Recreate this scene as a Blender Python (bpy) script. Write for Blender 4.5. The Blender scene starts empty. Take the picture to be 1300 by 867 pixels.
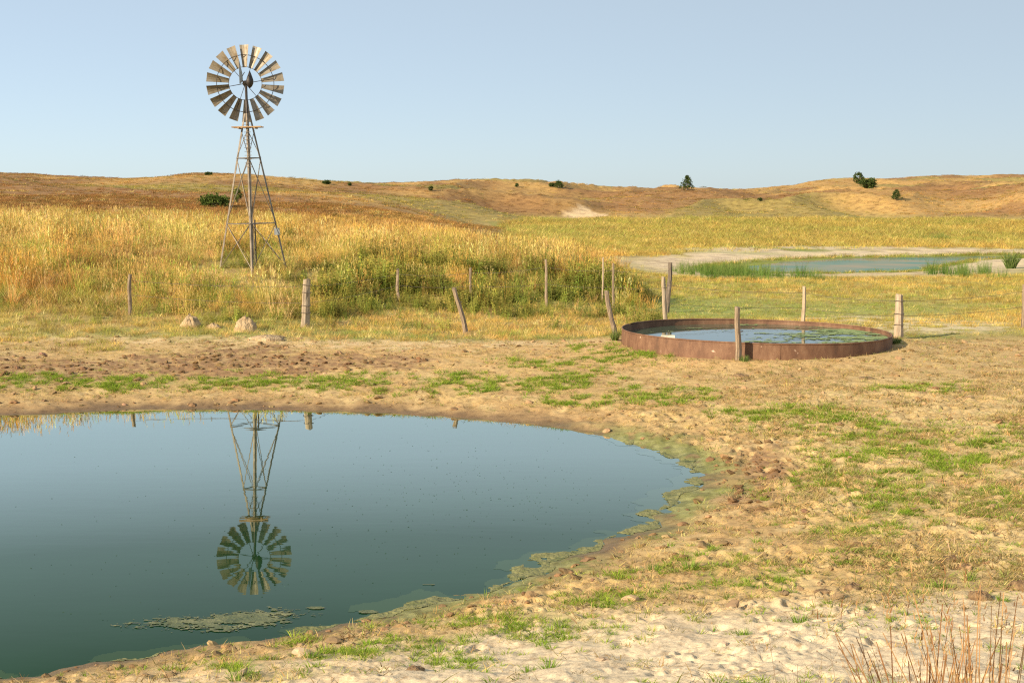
import bpy, math, random
import numpy as np
from mathutils import Vector, Matrix

rng = np.random.default_rng(7)
random.seed(7)
sc = bpy.context.scene
COL = sc.collection

# ------------------------------------------------------------------ camera
F = 1800.0; PW, PH = 1300.0, 867.0; YH = 250.0; CAM_H = 4.05
PITCH = math.atan((PH/2 - YH)/F)
cam_d = bpy.data.cameras.new("camera"); cam = bpy.data.objects.new("camera", cam_d); COL.objects.link(cam)
cam_d.sensor_width = 36.0; cam_d.lens = 36.0*F/PW
cam_d.clip_start = 0.05; cam_d.clip_end = 20000
cam.location = (0, 0, CAM_H); cam.rotation_euler = (math.pi/2 - PITCH, 0, 0)
sc.camera = cam

# ------------------------------------------------------------------ sky, sun, exposure
SUN_AZ = math.atan2(-0.80, -0.60); SUN_EL = math.radians(24)
world = bpy.data.worlds.new("World"); sc.world = world; world.use_nodes = True
wn = world.node_tree; wn.nodes.clear()
w_out = wn.nodes.new("ShaderNodeOutputWorld"); w_bg = wn.nodes.new("ShaderNodeBackground"); w_sky = wn.nodes.new("ShaderNodeTexSky")
w_sky.sky_type = 'NISHITA'; w_sky.sun_disc = False
w_sky.sun_elevation = SUN_EL; w_sky.sun_rotation = -SUN_AZ
w_sky.altitude = 900; w_sky.air_density = 0.6; w_sky.dust_density = 1.0; w_sky.ozone_density = 1.3
w_bg.inputs['Strength'].default_value = 0.099
w_mix = wn.nodes.new("ShaderNodeMix"); w_mix.data_type = 'RGBA'; w_mix.inputs[0].default_value = 0.68      # even pale haze over the whole sky
w_mix.inputs[7].default_value = (3.36, 3.87, 4.05, 1)
wn.links.new(w_sky.outputs[0], w_mix.inputs[6]); wn.links.new(w_mix.outputs[2], w_bg.inputs['Color']); wn.links.new(w_bg.outputs[0], w_out.inputs['Surface'])
sun_d = bpy.data.lights.new("sun", 'SUN'); sun = bpy.data.objects.new("sun", sun_d); COL.objects.link(sun)
sun_d.energy = 5.0; sun_d.angle = math.radians(0.6); sun_d.color = (1.0, 0.84, 0.62)
sdir = Vector((math.sin(SUN_AZ)*math.cos(SUN_EL), math.cos(SUN_AZ)*math.cos(SUN_EL), math.sin(SUN_EL)))
sun.rotation_euler = (-sdir).to_track_quat('-Z', 'Y').to_euler(); sun.location = (-30, -20, 40)
sc.view_settings.view_transform = 'Standard'; sc.view_settings.look = 'None'
sc.view_settings.gamma = 1.0; sc.view_settings.exposure = 0.8
try: sc.view_settings.use_curve_mapping = False
except Exception: pass
sc.cycles.max_bounces = 6; sc.cycles.diffuse_bounces = 2; sc.cycles.glossy_bounces = 3
sc.cycles.transparent_max_bounces = 6; sc.cycles.use_adaptive_sampling = True; sc.cycles.adaptive_threshold = 0.012; sc.cycles.use_denoising = False; sc.cycles.filter_width = 1.2

# ------------------------------------------------------------------ noise (numpy)
def _hash(ix, iy, s):
    h = (ix.astype(np.int64)*374761393 + iy.astype(np.int64)*668265263 + s*1442695041) & 0xffffffff
    h = ((h ^ (h >> 13))*1274126177) & 0xffffffff
    h = ((h ^ (h >> 16))*2246822519) & 0xffffffff
    return (h ^ (h >> 15))/4294967295.0
def vnoise(x, y, s=0):
    x = np.asarray(x, float); y = np.asarray(y, float)
    ix = np.floor(x); iy = np.floor(y); fx = x-ix; fy = y-iy
    fx = fx*fx*fx*(fx*(fx*6-15)+10); fy = fy*fy*fy*(fy*(fy*6-15)+10)
    a = _hash(ix, iy, s); b = _hash(ix+1, iy, s); c = _hash(ix, iy+1, s); d = _hash(ix+1, iy+1, s)
    return (a*(1-fx)+b*fx)*(1-fy) + (c*(1-fx)+d*fx)*fy
def fbm(x, y, oct=4, s=0, lac=2.03, gain=0.5):
    t = 0; a = 1; n = 0
    x = np.asarray(x, float); y = np.asarray(y, float)
    for i in range(oct):
        t = t + a*vnoise(x, y, s+i*17); n += a; a *= gain
        x, y = (x*0.8-y*0.6)*lac+3.1, (x*0.6+y*0.8)*lac+7.7
    return t/n
def worley(x, y, s=0):
    ix = np.floor(x); iy = np.floor(y); best = np.full(np.shape(x), 9.0)
    for dx in (-1, 0, 1):
        for dy in (-1, 0, 1):
            cx = ix+dx+_hash(ix+dx, iy+dy, s); cy = iy+dy+_hash(ix+dx, iy+dy, s+91)
            best = np.minimum(best, (cx-x)**2+(cy-y)**2)
    return np.sqrt(best)
def sst(a, b, x):
    t = np.clip((np.asarray(x, float)-a)/(b-a), 0, 1); return t*t*(3-2*t)
def lerp(a, b, t): return a+(b-a)*t

# ------------------------------------------------------------------ photo pixel <-> place
cp, sp = math.cos(PITCH), math.sin(PITCH)
def proj(x, y, z):
    dz = z-CAM_H
    depth = np.maximum(y*cp - dz*sp, 1e-3); up = y*sp + dz*cp
    return PW/2 + F*x/depth, PH/2 - F*up/depth
def ray(px, py):
    a = (px-PW/2)/F; b = -(py-PH/2)/F
    return np.array([a, cp+b*sp, -sp+b*cp])
def on_plane(px, py, z=0.0):
    d = ray(px, py); t = (z-CAM_H)/d[2]
    return d*t + np.array([0, 0, CAM_H])
def at_depth(px, py, y):
    d = ray(px, py); t = y/d[1]
    return d*t + np.array([0, 0, CAM_H])

# ------------------------------------------------------------------ pond outlines
shore_px = [(-40, 531), (0, 528), (60, 523), (130, 521), (230, 519), (330, 520), (440, 522), (520, 526), (580, 531), (640, 535), (700, 542),
            (760, 552), (810, 564), (850, 577), (880, 592), (890, 606), (884, 622), (868, 640), (845, 657), (822, 676),
            (780, 690), (735, 708), (690, 724), (640, 740), (600, 752), (550, 764), (500, 778), (440, 790), (380, 802),
            (310, 813), (240, 824), (170, 834), (100, 843), (40, 850), (-20, 858)]
SHORE = np.array([on_plane(a, b)[:2] for a, b in shore_px])
SHORE = np.vstack([SHORE, [[-9, 10.6], [-14, 10.4], [-19, 12.5], [-22, 17], [-20, 22], [-15.5, 25.3]]])
farp_px = [(946, 340), (990, 333), (1050, 329.5), (1110, 327.5), (1170, 326.5), (1230, 326), (1290, 325.5), (1262, 329), (1212, 333), (1195, 338), (1150, 343), (1090, 346.5), (1020, 347), (970, 346)]
FARZ = 0.30
FARP = np.array([on_plane(a, b, FARZ)[:2] for a, b in farp_px])
def resample(poly, n):
    P = np.vstack([poly, poly[:1]])
    # Catmull-Rom
    out = []
    N = len(poly); m = max(2, n//N)
    for i in range(N):
        p0, p1, p2, p3 = poly[i-1], poly[i], poly[(i+1) % N], poly[(i+2) % N]
        for k in range(m):
            t = k/m
            out.append(0.5*((2*p1)+(-p0+p2)*t+(2*p0-5*p1+4*p2-p3)*t*t+(-p0+3*p1-3*p2+p3)*t**3))
    return np.array(out)
SHORE = resample(SHORE, 130); FARP = resample(FARP, 60)
def sdist(poly, x, y):
    """signed distance to a closed outline: negative inside"""
    x = np.asarray(x, float); y = np.asarray(y, float)
    best = np.full(x.shape, 1e9); ins = np.zeros(x.shape, bool)
    N = len(poly)
    for i in range(N):
        ax, ay = poly[i]; bx, by = poly[(i+1) % N]
        ex, ey = bx-ax, by-ay
        t = np.clip(((x-ax)*ex+(y-ay)*ey)/(ex*ex+ey*ey+1e-12), 0, 1)
        best = np.minimum(best, (ax+t*ex-x)**2+(ay+t*ey-y)**2)
        c = ((ay > y) != (by > y))
        with np.errstate(divide='ignore', invalid='ignore'):
            c &= x < ex*(y-ay)/(by-ay+1e-12)+ax
        ins ^= c
    d = np.sqrt(best)
    return np.where(ins, -d, d)

# ------------------------------------------------------------------ relief of the land
TAB = {
 -350: [(30, .6), (34, .65), (37, 1.0), (41, 1.8), (46, 2.5), (52, 2.7), (58, 2.8), (70, 2.8), (90, 3.0), (120, 4.2), (160, 6.0), (210, 7.6), (230, 8.0), (300, 7.2), (450, 8), (700, 9)],
 0:    [(30, .6), (34, .62), (37, .95), (41, 1.6), (46, 2.2), (52, 2.5), (58, 2.6), (70, 2.6), (90, 2.8), (120, 3.9), (160, 5.5), (210, 7.5), (230, 7.9), (300, 7.0), (450, 8), (700, 9)],
 150:  [(30, .58), (34, .6), (37, .92), (41, 1.45), (46, 2.0), (52, 2.35), (58, 2.45), (70, 2.5), (90, 2.75), (120, 3.7), (160, 5.3), (210, 7.3), (230, 7.7), (300, 7.0), (450, 8), (700, 9)],
 325:  [(30, .58), (34, .6), (36.5, .75), (41, 1.3), (45.8, 1.95), (52, 2.1), (58, 2.15), (70, 2.2), (90, 2.6), (120, 3.4), (160, 4.9), (205, 6.6), (225, 7.0), (300, 6.2), (450, 7), (700, 8)],
 450:  [(30, .56), (34, .58), (36.5, .66), (41, .85), (45, 1.45), (50, 1.8), (60, 2.0), (80, 2.2), (110, 2.7), (150, 4.1), (200, 5.5), (235, 6.1), (300, 6.1), (400, 7.6), (500, 6.8), (700, 7)],
 600:  [(30, .55), (34, .57), (36.5, .62), (42, .72), (45, 1.4), (50, 1.65), (60, 1.5), (80, 1.3), (110, 1.7), (150, 2.8), (200, 4.5), (240, 5.0), (300, 6.3), (390, 8.4), (500, 7), (700, 7)],
 720:  [(30, .55), (34, .56), (36.5, .6), (43, .7), (45.5, 1.25), (50, 1.4), (60, 1.1), (80, .9), (120, 1.1), (165, 2.1), (200, 3.0), (230, 3.5), (300, 5.6), (390, 7.6), (500, 6.5), (700, 6)],
 800:  [(30, .55), (34, .56), (36.5, .58), (43, .62), (46, .85), (50, .8), (60, .62), (90, .5), (140, .7), (175, 1.3), (200, 2.2), (250, 3.4), (320, 5.0), (390, 6.2), (500, 6), (700, 6)],
 872:  [(30, .55), (36, .58), (43, .58), (60, .5), (100, .5), (145, .7), (180, 1.4), (215, 2.6), (260, 4.3), (316, 6.1), (400, 5.2), (500, 5.5), (700, 6)],
 960:  [(30, .55), (36, .58), (43, .55), (60, .5), (100, .5), (150, .7), (180, 1.2), (215, 2.6), (250, 2.9), (320, 4.6), (420, 5.6), (500, 5.6), (700, 6)],
 1060: [(30, .55), (36, .58), (43, .55), (60, .5), (100, .5), (150, .75), (180, 1.3), (220, 4.0), (255, 2.9), (330, 4.8), (450, 9.6), (520, 9), (700, 7)],
 1140: [(30, .55), (36, .58), (43, .55), (60, .5), (100, .5), (150, .75), (180, 1.2), (220, 3.6), (255, 2.8), (330, 5.0), (450, 10.0), (520, 9.4), (700, 9)],
 1230: [(30, .55), (36, .6), (43, .55), (60, .5), (100, .5), (150, .8), (180, 1.6), (215, 3.3), (260, 3.7), (330, 5.6), (450, 10.0), (520, 9.5), (700, 10)],
 1310: [(30, .55), (36, .6), (43, .55), (60, .5), (100, .5), (140, .9), (170, 2.2), (200, 4.7), (250, 5.2), (330, 6.0), (450, 10.2), (520, 9.5), (700, 10)],
 1700: [(30, .6), (36, .6), (43, .6), (60, .6), (100, .7), (140, 1.5), (170, 3.5), (200, 5.6), (250, 6.4), (330, 7.0), (450, 10.2), (520, 9.5), (700, 10)],
}
_us = np.linspace(-350, 1700, 206); _ls = np.linspace(math.log(28), math.log(700), 200)
_cu = sorted(TAB)
_cols = np.array([np.interp(_ls, np.log([d for d, _ in TAB[u]]), [z for _, z in TAB[u]]) for u in _cu])
_grid = np.array([np.interp(_us, _cu, _cols[:, j]) for j in range(len(_ls))]).T
def _blur(a, ax, k):
    w = np.exp(-0.5*(np.arange(-3*k, 3*k+1)/k)**2); w /= w.sum()
    pad = [(0, 0), (0, 0)]; pad[ax] = (3*k, 3*k)
    return np.apply_along_axis(lambda v: np.convolve(v, w, 'valid'), ax, np.pad(a, pad, 'edge'))
_grid = _blur(_blur(_grid, 0, 2), 1, 1)
def tab_z(x, y):
    yy = np.maximum(y, 28.0)
    u = np.clip(PW/2 + F*x/yy, -349, 1699); l = np.clip(np.log(yy), _ls[0], _ls[-1]-1e-6)
    fu = (u-_us[0])/(_us[1]-_us[0]); fl = (l-_ls[0])/(_ls[1]-_ls[0])
    i = np.clip(fu.astype(int), 0, len(_us)-2); j = np.clip(fl.astype(int), 0, len(_ls)-2); fu = fu-i; fl = fl-j
    return (_grid[i, j]*(1-fu)+_grid[i+1, j]*fu)*(1-fl)+(_grid[i, j+1]*(1-fu)+_grid[i+1, j+1]*fu)*fl
TANK_D = 33.0; TANK_R = 3.10
_t = at_depth(958, 437, TANK_D); TANK = (_t[0], _t[1])
BLOW = np.array([0.0, 1e6, 0.0])
def land(x, y, micro=True):
    """height of the ground; also returns signed distance to the pond"""
    x = np.asarray(x, float); y = np.asarray(y, float)
    d = np.full(x.shape, 50.0)
    m = (np.abs(x) < 60) & (y < 60) & (y > -40)
    if m.any(): d[m] = sdist(SHORE, x[m], y[m])
    d = d + np.where(np.abs(d) < 8, 1, 0)*((fbm(x*0.9, y*0.9, 3, 5)-.5)*0.5 + (fbm(x*4, y*4, 2, 9)-.5)*0.16)*np.clip(1-np.abs(d)/8, 0, 1)
    dd = np.maximum(d, 0)
    base = 0.58*(1-np.exp(-dd/3.0))
    yc = np.clip(1-np.maximum(y, -3)/14.0, 0, 1.1)
    zn = base + 1.8*yc**1.5*sst(0, 5, dd)
    zn = np.where(d < 0, np.maximum(-0.5, 0.22*d), zn)
    zf = tab_z(x, y)
    t = sst(29, 35, y)
    z = zn*(1-t) + zf*t
    # dune swell, growing with distance
    R = np.hypot(x, y)
    amp = sst(110, 260, y)*1.0
    z = z + amp*((fbm(x/34, y/60, 3, 31)-.5)*lerp(1.0, 2.6, sst(450, 640, PW/2+F*x/np.maximum(y, 1))))
    rdg = 1-np.abs(2*fbm(x/24+2, y/44, 2, 37)-1)
    z = z + sst(78, 170, y)*(1-sst(330, 430, y)*.5)*sst(1.0, 2.4, z)*(rdg**2-.62)*3.6*lerp(.3, 1, sst(480, 640, PW/2+F*x/np.maximum(y, 1)))
    z = z + sst(42, 70, y)*(fbm(x/7, y/7, 3, 41)-.5)*0.5*sst(1.2, 2.2, z)
    z = z + sst(600, 1200, y)*(fbm(x/300, y/300, 3, 77)-.35)*6
    # far small peaks on the skyline
    for (pu, py, D, wx, wy) in ((215, 221.5, 600, 30, 50), (470, 230.5, 540, 20, 40), (1290, 224.5, 600, 35, 60)):
        c = at_depth(pu, py, D)
        z = np.maximum(z, (c[2]+6)*np.exp(-((x-c[0])/wx)**2*0.5-((y-D)/wy)**2*0.5)-6*1.0 if False else z + np.maximum(0, c[2]-9.5)*np.exp(-((x-c[0])/wx)**2*0.5-((y-D)/wy)**2*0.5))
    # far pond hollow
    m = (y > 55) & (y < 135) & (x > 2) & (x < 60)
    if m.any():
        fd = sdist(FARP, x[m], y[m]) + (fbm(x[m]*.5, y[m]*.5, 2, 3)-.5)*1.0
        zz = z[m]
        z[m] = np.where(fd < 0, FARZ+np.maximum(fd*.08, -.4), np.minimum(zz, FARZ+0.02+fd*0.035) if False else lerp(FARZ+0.015+0.02*fd, zz, sst(2, 9, fd)))
    # blow-out: bare sand scoop
    q = np.exp(-((x-BLOW[0])/2.6)**2-((y-BLOW[1])/5)**2)
    z = z - 0.35*q + .45*np.exp(-((x-BLOW[0]+.6)/2.2)**2-((y-BLOW[1]-6)/3)**2)
    # sand bank round the tank
    rt = np.hypot(x-TANK[0], y-TANK[1])
    z = z + 0.10*np.exp(-((rt-3.5)/0.7)**2)
    if micro:
        near = (1-sst(45, 90, R))*sst(0.05, 0.9, d)
        rough = fbm(x*1.3, y*1.3, 2, 55)
        clod = (fbm(x*5.5, y*5.5, 3, 61)-.5)*(0.03+0.07*sst(.45, .7, rough)) + np.abs(fbm(x*13, y*13, 2, 67)-.5)*(.012+.05*sst(.4, .65, rough))
        w = worley(x*2.1, y*2.1, 71); pit = -0.045*(1-sst(0.06, 0.24, w))*sst(.42, .6, fbm(x*.6+4, y*.6, 2, 57))
        w2 = worley(x*4.3+9, y*4.3, 73); pit2 = -0.035*(1-sst(0.06, 0.22, w2))*sst(.45, .62, fbm(x*.8, y*.8+5, 2, 59))
        sandy = sst(13.5, 10.0, y)
        grit = (fbm(x*24, y*24, 2, 85)-.5)*.016*(1-sst(12, 18, y)); w3 = worley(x*3.1+2, y*3.1+7, 75)
        hoof = (-.05*(1-sst(.13, .2, w3))+.022*np.exp(-((w3-.26)/.06)**2))*sst(.48, .58, fbm(x*.7+11, y*.7, 2, 87))
        soft = (fbm(x*1.6, y*1.6, 4, 81)-.5)*0.16
        z = z + near*lerp(1, .4, sst(24.5, 28, y))*(lerp(clod, clod*.3+soft*.75, sandy) + pit + pit2*lerp(.9, .5, sandy) + grit + hoof*lerp(1, .45, sandy))
        z = z + (fbm(x*3, y*3, 3, 83)-.45)*0.05*sst(-.1, .1, d)*(1-sst(.3, 1, d))
    return z, d
def gz(x, y): return float(land(np.array([x]), np.array([y]))[0][0])
def ground_hit(px, py, y0=8, y1=700):
    """first point of the ground met by the line of sight through a photo pixel"""
    dr = ray(px, py); ys = np.exp(np.linspace(math.log(y0), math.log(y1), 1500))
    t = ys/dr[1]; xs = dr[0]*t; zs = CAM_H+dr[2]*t
    zl, _ = land(xs, ys, False)
    k = np.argmax(zl >= zs)
    if not (zl >= zs).any(): k = len(ys)-1
    return np.array([xs[k], ys[k], gz(xs[k], ys[k])])

BLOW = ground_hit(744, 273, 60)

# ------------------------------------------------------------------ materials
def nodes(name):
    m = bpy.data.materials.new(name); m.use_nodes = True; nt = m.node_tree; nt.nodes.clear()
    return m, nt, nt.nodes.new, nt.links.new
def ramp(nt, stops):
    r = nt.nodes.new("ShaderNodeValToRGB"); e = r.color_ramp.elements
    e[0].position, e[0].color = stops[0][0], (*stops[0][1], 1); e[1].position, e[1].color = stops[-1][0], (*stops[-1][1], 1)
    for p, c in stops[1:-1]:
        n = e.new(p); n.color = (*c, 1)
    return r
def mottled(name, stops, scale=6, rough=0.9, bump=0.3, bscale=30, metal=0, stretch=(1, 1, 1), bdist=0.01, detail=6):
    m, nt, N, L = nodes(name)
    o = N("ShaderNodeOutputMaterial"); b = N("ShaderNodeBsdfPrincipled"); L(b.outputs[0], o.inputs[0])
    tc = N("ShaderNodeTexCoord"); mp = N("ShaderNodeMapping"); mp.inputs['Scale'].default_value = stretch
    L(tc.outputs['Object'], mp.inputs[0])
    n = N("ShaderNodeTexNoise"); n.inputs['Scale'].default_value = scale; n.inputs['Detail'].default_value = detail; n.inputs['Roughness'].default_value = .65
    L(mp.outputs[0], n.inputs['Vector']); r = ramp(nt, stops); L(n.outputs['Fac'], r.inputs[0]); L(r.outputs[0], b.inputs['Base Color'])
    n2 = N("ShaderNodeTexNoise"); n2.inputs['Scale'].default_value = bscale; n2.inputs['Detail'].default_value = 5; L(mp.outputs[0], n2.inputs['Vector'])
    bp = N("ShaderNodeBump"); bp.inputs['Strength'].default_value = bump; bp.inputs['Distance'].default_value = bdist
    L(n2.outputs['Fac'], bp.inputs['Height']); L(bp.outputs[0], b.inputs['Normal'])
    b.inputs['Roughness'].default_value = rough; b.inputs['Metallic'].default_value = metal
    return m

def mat_ground():
    m, nt, N, L = nodes("earth")
    o = N("ShaderNodeOutputMaterial"); b = N("ShaderNodeBsdfPrincipled"); L(b.outputs[0], o.inputs[0])
    a = N("ShaderNodeAttribute"); a.attribute_name = "col"
    g = N("ShaderNodeNewGeometry")
    n1 = N("ShaderNodeTexNoise"); n1.inputs['Scale'].default_value = 9; n1.inputs['Detail'].default_value = 8; n1.inputs['Roughness'].default_value = .7
    n2 = N("ShaderNodeTexNoise"); n2.inputs['Scale'].default_value = 55; n2.inputs['Detail'].default_value = 4; n2.inputs['Roughness'].default_value = .7
    L(g.outputs['Position'], n1.inputs['Vector']); L(g.outputs['Position'], n2.inputs['Vector'])
    r1 = ramp(nt, [(.3, (.5, .43, .36)), (.47, (1, 1, 1)), (.72, (1.2, 1.18, 1.12))])
    r2 = ramp(nt, [(.3, (.72, .68, .62)), (.52, (1, 1, 1)), (.75, (1.18, 1.16, 1.12))])
    L(n1.outputs['Fac'], r1.inputs[0]); L(n2.outputs['Fac'], r2.inputs[0])
    x1 = N("ShaderNodeMix"); x1.data_type = 'RGBA'; x1.blend_type = 'MULTIPLY'; x1.inputs[0].default_value = 1
    x2 = N("ShaderNodeMix"); x2.data_type = 'RGBA'; x2.blend_type = 'MULTIPLY'; x2.inputs[0].default_value = 1
    L(a.outputs['Color'], x1.inputs[6]); L(r1.outputs[0], x1.inputs[7]); L(x1.outputs[2], x2.inputs[6]); L(r2.outputs[0], x2.inputs[7])
    n3 = N("ShaderNodeTexNoise"); n3.inputs['Scale'].default_value = .9; n3.inputs['Detail'].default_value = 7; n3.inputs['Roughness'].default_value = .75; L(g.outputs['Position'], n3.inputs['Vector'])
    r3 = ramp(nt, [(.33, (.55, .5, .48)), (.5, (1, 1, 1)), (.68, (1.3, 1.28, 1.15))]); L(n3.outputs['Fac'], r3.inputs[0])
    av = N("ShaderNodeAttribute"); av.attribute_name = "veg"; x3 = N("ShaderNodeMix"); x3.data_type = 'RGBA'; x3.blend_type = 'MULTIPLY'
    L(av.outputs['Fac'], x3.inputs[0]); L(x2.outputs[2], x3.inputs[6]); L(r3.outputs[0], x3.inputs[7]); L(x3.outputs[2], b.inputs['Base Color'])
    aw = N("ShaderNodeAttribute"); aw.attribute_name = "wet"
    mr = N("ShaderNodeMapRange"); mr.inputs['To Min'].default_value = .95; mr.inputs['To Max'].default_value = .42
    L(aw.outputs['Fac'], mr.inputs['Value']); L(mr.outputs[0], b.inputs['Roughness'])
    b.inputs['Specular IOR Level'].default_value = .25
    bp = N("ShaderNodeBump"); bp.inputs['Strength'].default_value = .55; bp.inputs['Distance'].default_value = .02
    ad = N("ShaderNodeMath"); ad.operation = 'ADD'; L(n1.outputs['Fac'], ad.inputs[0])
    ml = N("ShaderNodeMath"); ml.operation = 'MULTIPLY'; ml.inputs[1].default_value = .35; L(n2.outputs['Fac'], ml.inputs[0]); L(ml.outputs[0], ad.inputs[1])
    L(ad.outputs[0], bp.inputs['Height']); L(bp.outputs[0], b.inputs['Normal'])
    return m

def mat_water(name, col, bump=0.02, scale=2.0, rough=.02, polar=False):
    m, nt, N, L = nodes(name)
    o = N("ShaderNodeOutputMaterial"); b = N("ShaderNodeBsdfPrincipled"); L(b.outputs[0], o.inputs[0])
    g = N("ShaderNodeNewGeometry")
    n = N("ShaderNodeTexNoise"); n.inputs['Scale'].default_value = .25; n.inputs['Detail'].default_value = 3
    L(g.outputs['Position'], n.inputs['Vector'])
    r = ramp(nt, [(.35, tuple(c*.85 for c in col)), (.65, tuple(min(1, c*1.15) for c in col))]); L(n.outputs['Fac'], r.inputs[0]); L(r.outputs[0], b.inputs['Base Color'])
    b.inputs['Roughness'].default_value = rough; b.inputs['IOR'].default_value = 1.333
    mp = N("ShaderNodeMapping"); mp.inputs['Scale'].default_value = (.6, 1.6, 1); L(g.outputs['Position'], mp.inputs[0])
    w = N("ShaderNodeTexNoise"); w.inputs['Scale'].default_value = scale; w.inputs['Detail'].default_value = 2; L(mp.outputs[0], w.inputs['Vector'])
    bp = N("ShaderNodeBump"); bp.inputs['Strength'].default_value = bump; bp.inputs['Distance'].default_value = .05
    L(w.outputs['Fac'], bp.inputs['Height']); L(bp.outputs[0], b.inputs['Normal'])
    if polar:
        lw = N("ShaderNodeLayerWeight"); lw.inputs['Blend'].default_value = .5; L(bp.outputs[0], lw.inputs['Normal'])
        rf = ramp(nt, [(0, (.02,)*3), (.62, (.025,)*3), (.68, (.05,)*3), (.765, (.27,)*3), (.82, (.66,)*3), (.87, (.82,)*3), (1, (1,)*3)]); L(lw.outputs['Facing'], rf.inputs[0])
        df = N("ShaderNodeBsdfDiffuse"); gl = N("ShaderNodeBsdfGlossy"); gl.inputs['Roughness'].default_value = rough; gl.inputs['Color'].default_value = (.94, 1, .90, 1)
        mx = N("ShaderNodeMixShader"); L(r.outputs[0], df.inputs[0]); L(bp.outputs[0], gl.inputs['Normal']); L(rf.outputs[0], mx.inputs[0]); L(df.outputs[0], mx.inputs[1]); L(gl.outputs[0], mx.inputs[2]); L(mx.outputs[0], o.inputs[0])
        nt.nodes.remove(b)
    return m

def mat_leaf(name, trans=0.35, tip=(1, 1, 1), root=(1, 1, 1)):
    """plant material: colour of each plant comes from its own 'col', with root and tip tints along the blade"""
    m, nt, N, L = nodes(name)
    o = N("ShaderNodeOutputMaterial")
    a = N("ShaderNodeAttribute"); a.attribute_type = 'INSTANCER'; a.attribute_name = "col"
    h = N("ShaderNodeAttribute"); h.attribute_name = "h"; rnd = N("ShaderNodeAttribute"); rnd.attribute_name = "r"
    r = ramp(nt, [(0, root), (.55, (1, 1, 1)), (1, tip)]); L(h.outputs['Fac'], r.inputs[0])
    r2 = ramp(nt, [(0, (.70, .72, .66)), (.5, (1, 1, 1)), (1, (1.28, 1.2, 1.1))]); L(rnd.outputs['Fac'], r2.inputs[0])
    x1 = N("ShaderNodeMix"); x1.data_type = 'RGBA'; x1.blend_type = 'MULTIPLY'; x1.inputs[0].default_value = 1
    x2 = N("ShaderNodeMix"); x2.data_type = 'RGBA'; x2.blend_type = 'MULTIPLY'; x2.inputs[0].default_value = 1
    L(a.outputs['Color'], x1.inputs[6]); L(r.outputs[0], x1.inputs[7]); L(x1.outputs[2], x2.inputs[6]); L(r2.outputs[0], x2.inputs[7])
    df = N("ShaderNodeBsdfDiffuse"); tl = N("ShaderNodeBsdfTranslucent"); mx = N("ShaderNodeMixShader"); mx.inputs[0].default_value = trans
    L(x2.outputs[2], df.inputs[0]); L(x2.outputs[2], tl.inputs[0]); L(df.outputs[0], mx.inputs[1]); L(tl.outputs[0], mx.inputs[2]); L(mx.outputs[0], o.inputs[0])
    return m

def mat_foliage(name, c0, c1, trans=.3):
    m, nt, N, L = nodes(name)
    o = N("ShaderNodeOutputMaterial"); rnd = N("ShaderNodeAttribute"); rnd.attribute_name = "r"
    r = ramp(nt, [(0, c0), (1, c1)]); L(rnd.outputs['Fac'], r.inputs[0])
    df = N("ShaderNodeBsdfDiffuse"); tl = N("ShaderNodeBsdfTranslucent"); mx = N("ShaderNodeMixShader"); mx.inputs[0].default_value = trans
    L(r.outputs[0], df.inputs[0]); L(r.outputs[0], tl.inputs[0]); L(df.outputs[0], mx.inputs[1]); L(tl.outputs[0], mx.inputs[2]); L(mx.outputs[0], o.inputs[0])
    return m

M = {}
M['earth'] = mat_ground()
M['pond'] = mat_water("pond_water", (.008, .036, .012), bump=.010, scale=1.8, rough=.012, polar=True)
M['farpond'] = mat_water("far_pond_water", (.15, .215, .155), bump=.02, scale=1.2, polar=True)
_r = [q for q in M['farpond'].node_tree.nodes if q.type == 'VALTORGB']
for _e, _c in zip(_r[0].color_ramp.elements, ((.26, .20, .115, 1), (.07, .17, .13, 1))): _e.color = _c  # brown paints the dune's reflection into the water colour; teal is the water itself
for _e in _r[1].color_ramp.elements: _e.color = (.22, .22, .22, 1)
M['tankwater'] = mat_water("tank_water", (.06, .09, .06), bump=.03, scale=3)
M['grass'] = mat_leaf("prairie_grass", .45, (1.08, 1.0, .86), (.85, .95, .7))
M['sprout'] = mat_leaf("sprout", .4, (1.1, 1.05, .9), (.9, .9, .8))
M['clod'] = mat_leaf("clod", 0.0)
M['wood'] = mottled("weathered_wood", [(.25, (.10, .07, .045)), (.5, (.25, .18, .115)), (.75, (.38, .30, .215))], scale=5, stretch=(6, 6, .7), bump=.7, bscale=14, bdist=.01)
M['wood_pale'] = mottled("pale_wood", [(.25, (.14, .095, .06)), (.48, (.36, .275, .185)), (.8, (.48, .40, .30))], scale=5, stretch=(6, 6, .6), bump=.6, bscale=14, bdist=.01)
M['wood_dark'] = mottled("dark_wood", [(.25, (.05, .04, .03)), (.5, (.13, .10, .075)), (.75, (.25, .2, .15))], scale=5, stretch=(6, 6, .7), bump=.7, bscale=14, bdist=.01)
M['plank'] = mottled("platform_wood", [(.3, (.22, .13, .06)), (.6, (.42, .27, .14))], scale=4, stretch=(1, 8, 8), bump=.4)
M['galv'] = mottled("weathered_galvanised_steel", [(.3, (.10, .075, .05)), (.55, (.20, .165, .125)), (.75, (.27, .24, .20))], scale=4, rough=.55, metal=.4, bump=.08)
M['blade'] = mottled("blade_steel", [(.3, (.17, .125, .075)), (.5, (.26, .215, .15)), (.72, (.30, .285, .255))], scale=5, rough=.55, metal=.35, bump=.06)
M['dark_iron'] = mottled("dark_iron", [(.3, (.025, .022, .02)), (.6, (.06, .05, .045)), (.8, (.11, .085, .065))], scale=7, rough=.55, metal=.5, bump=.1)
M['wire'] = mottled("rusty_wire", [(.3, (.10, .07, .05)), (.7, (.2, .16, .13))], scale=10, rough=.6, metal=.4)
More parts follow.
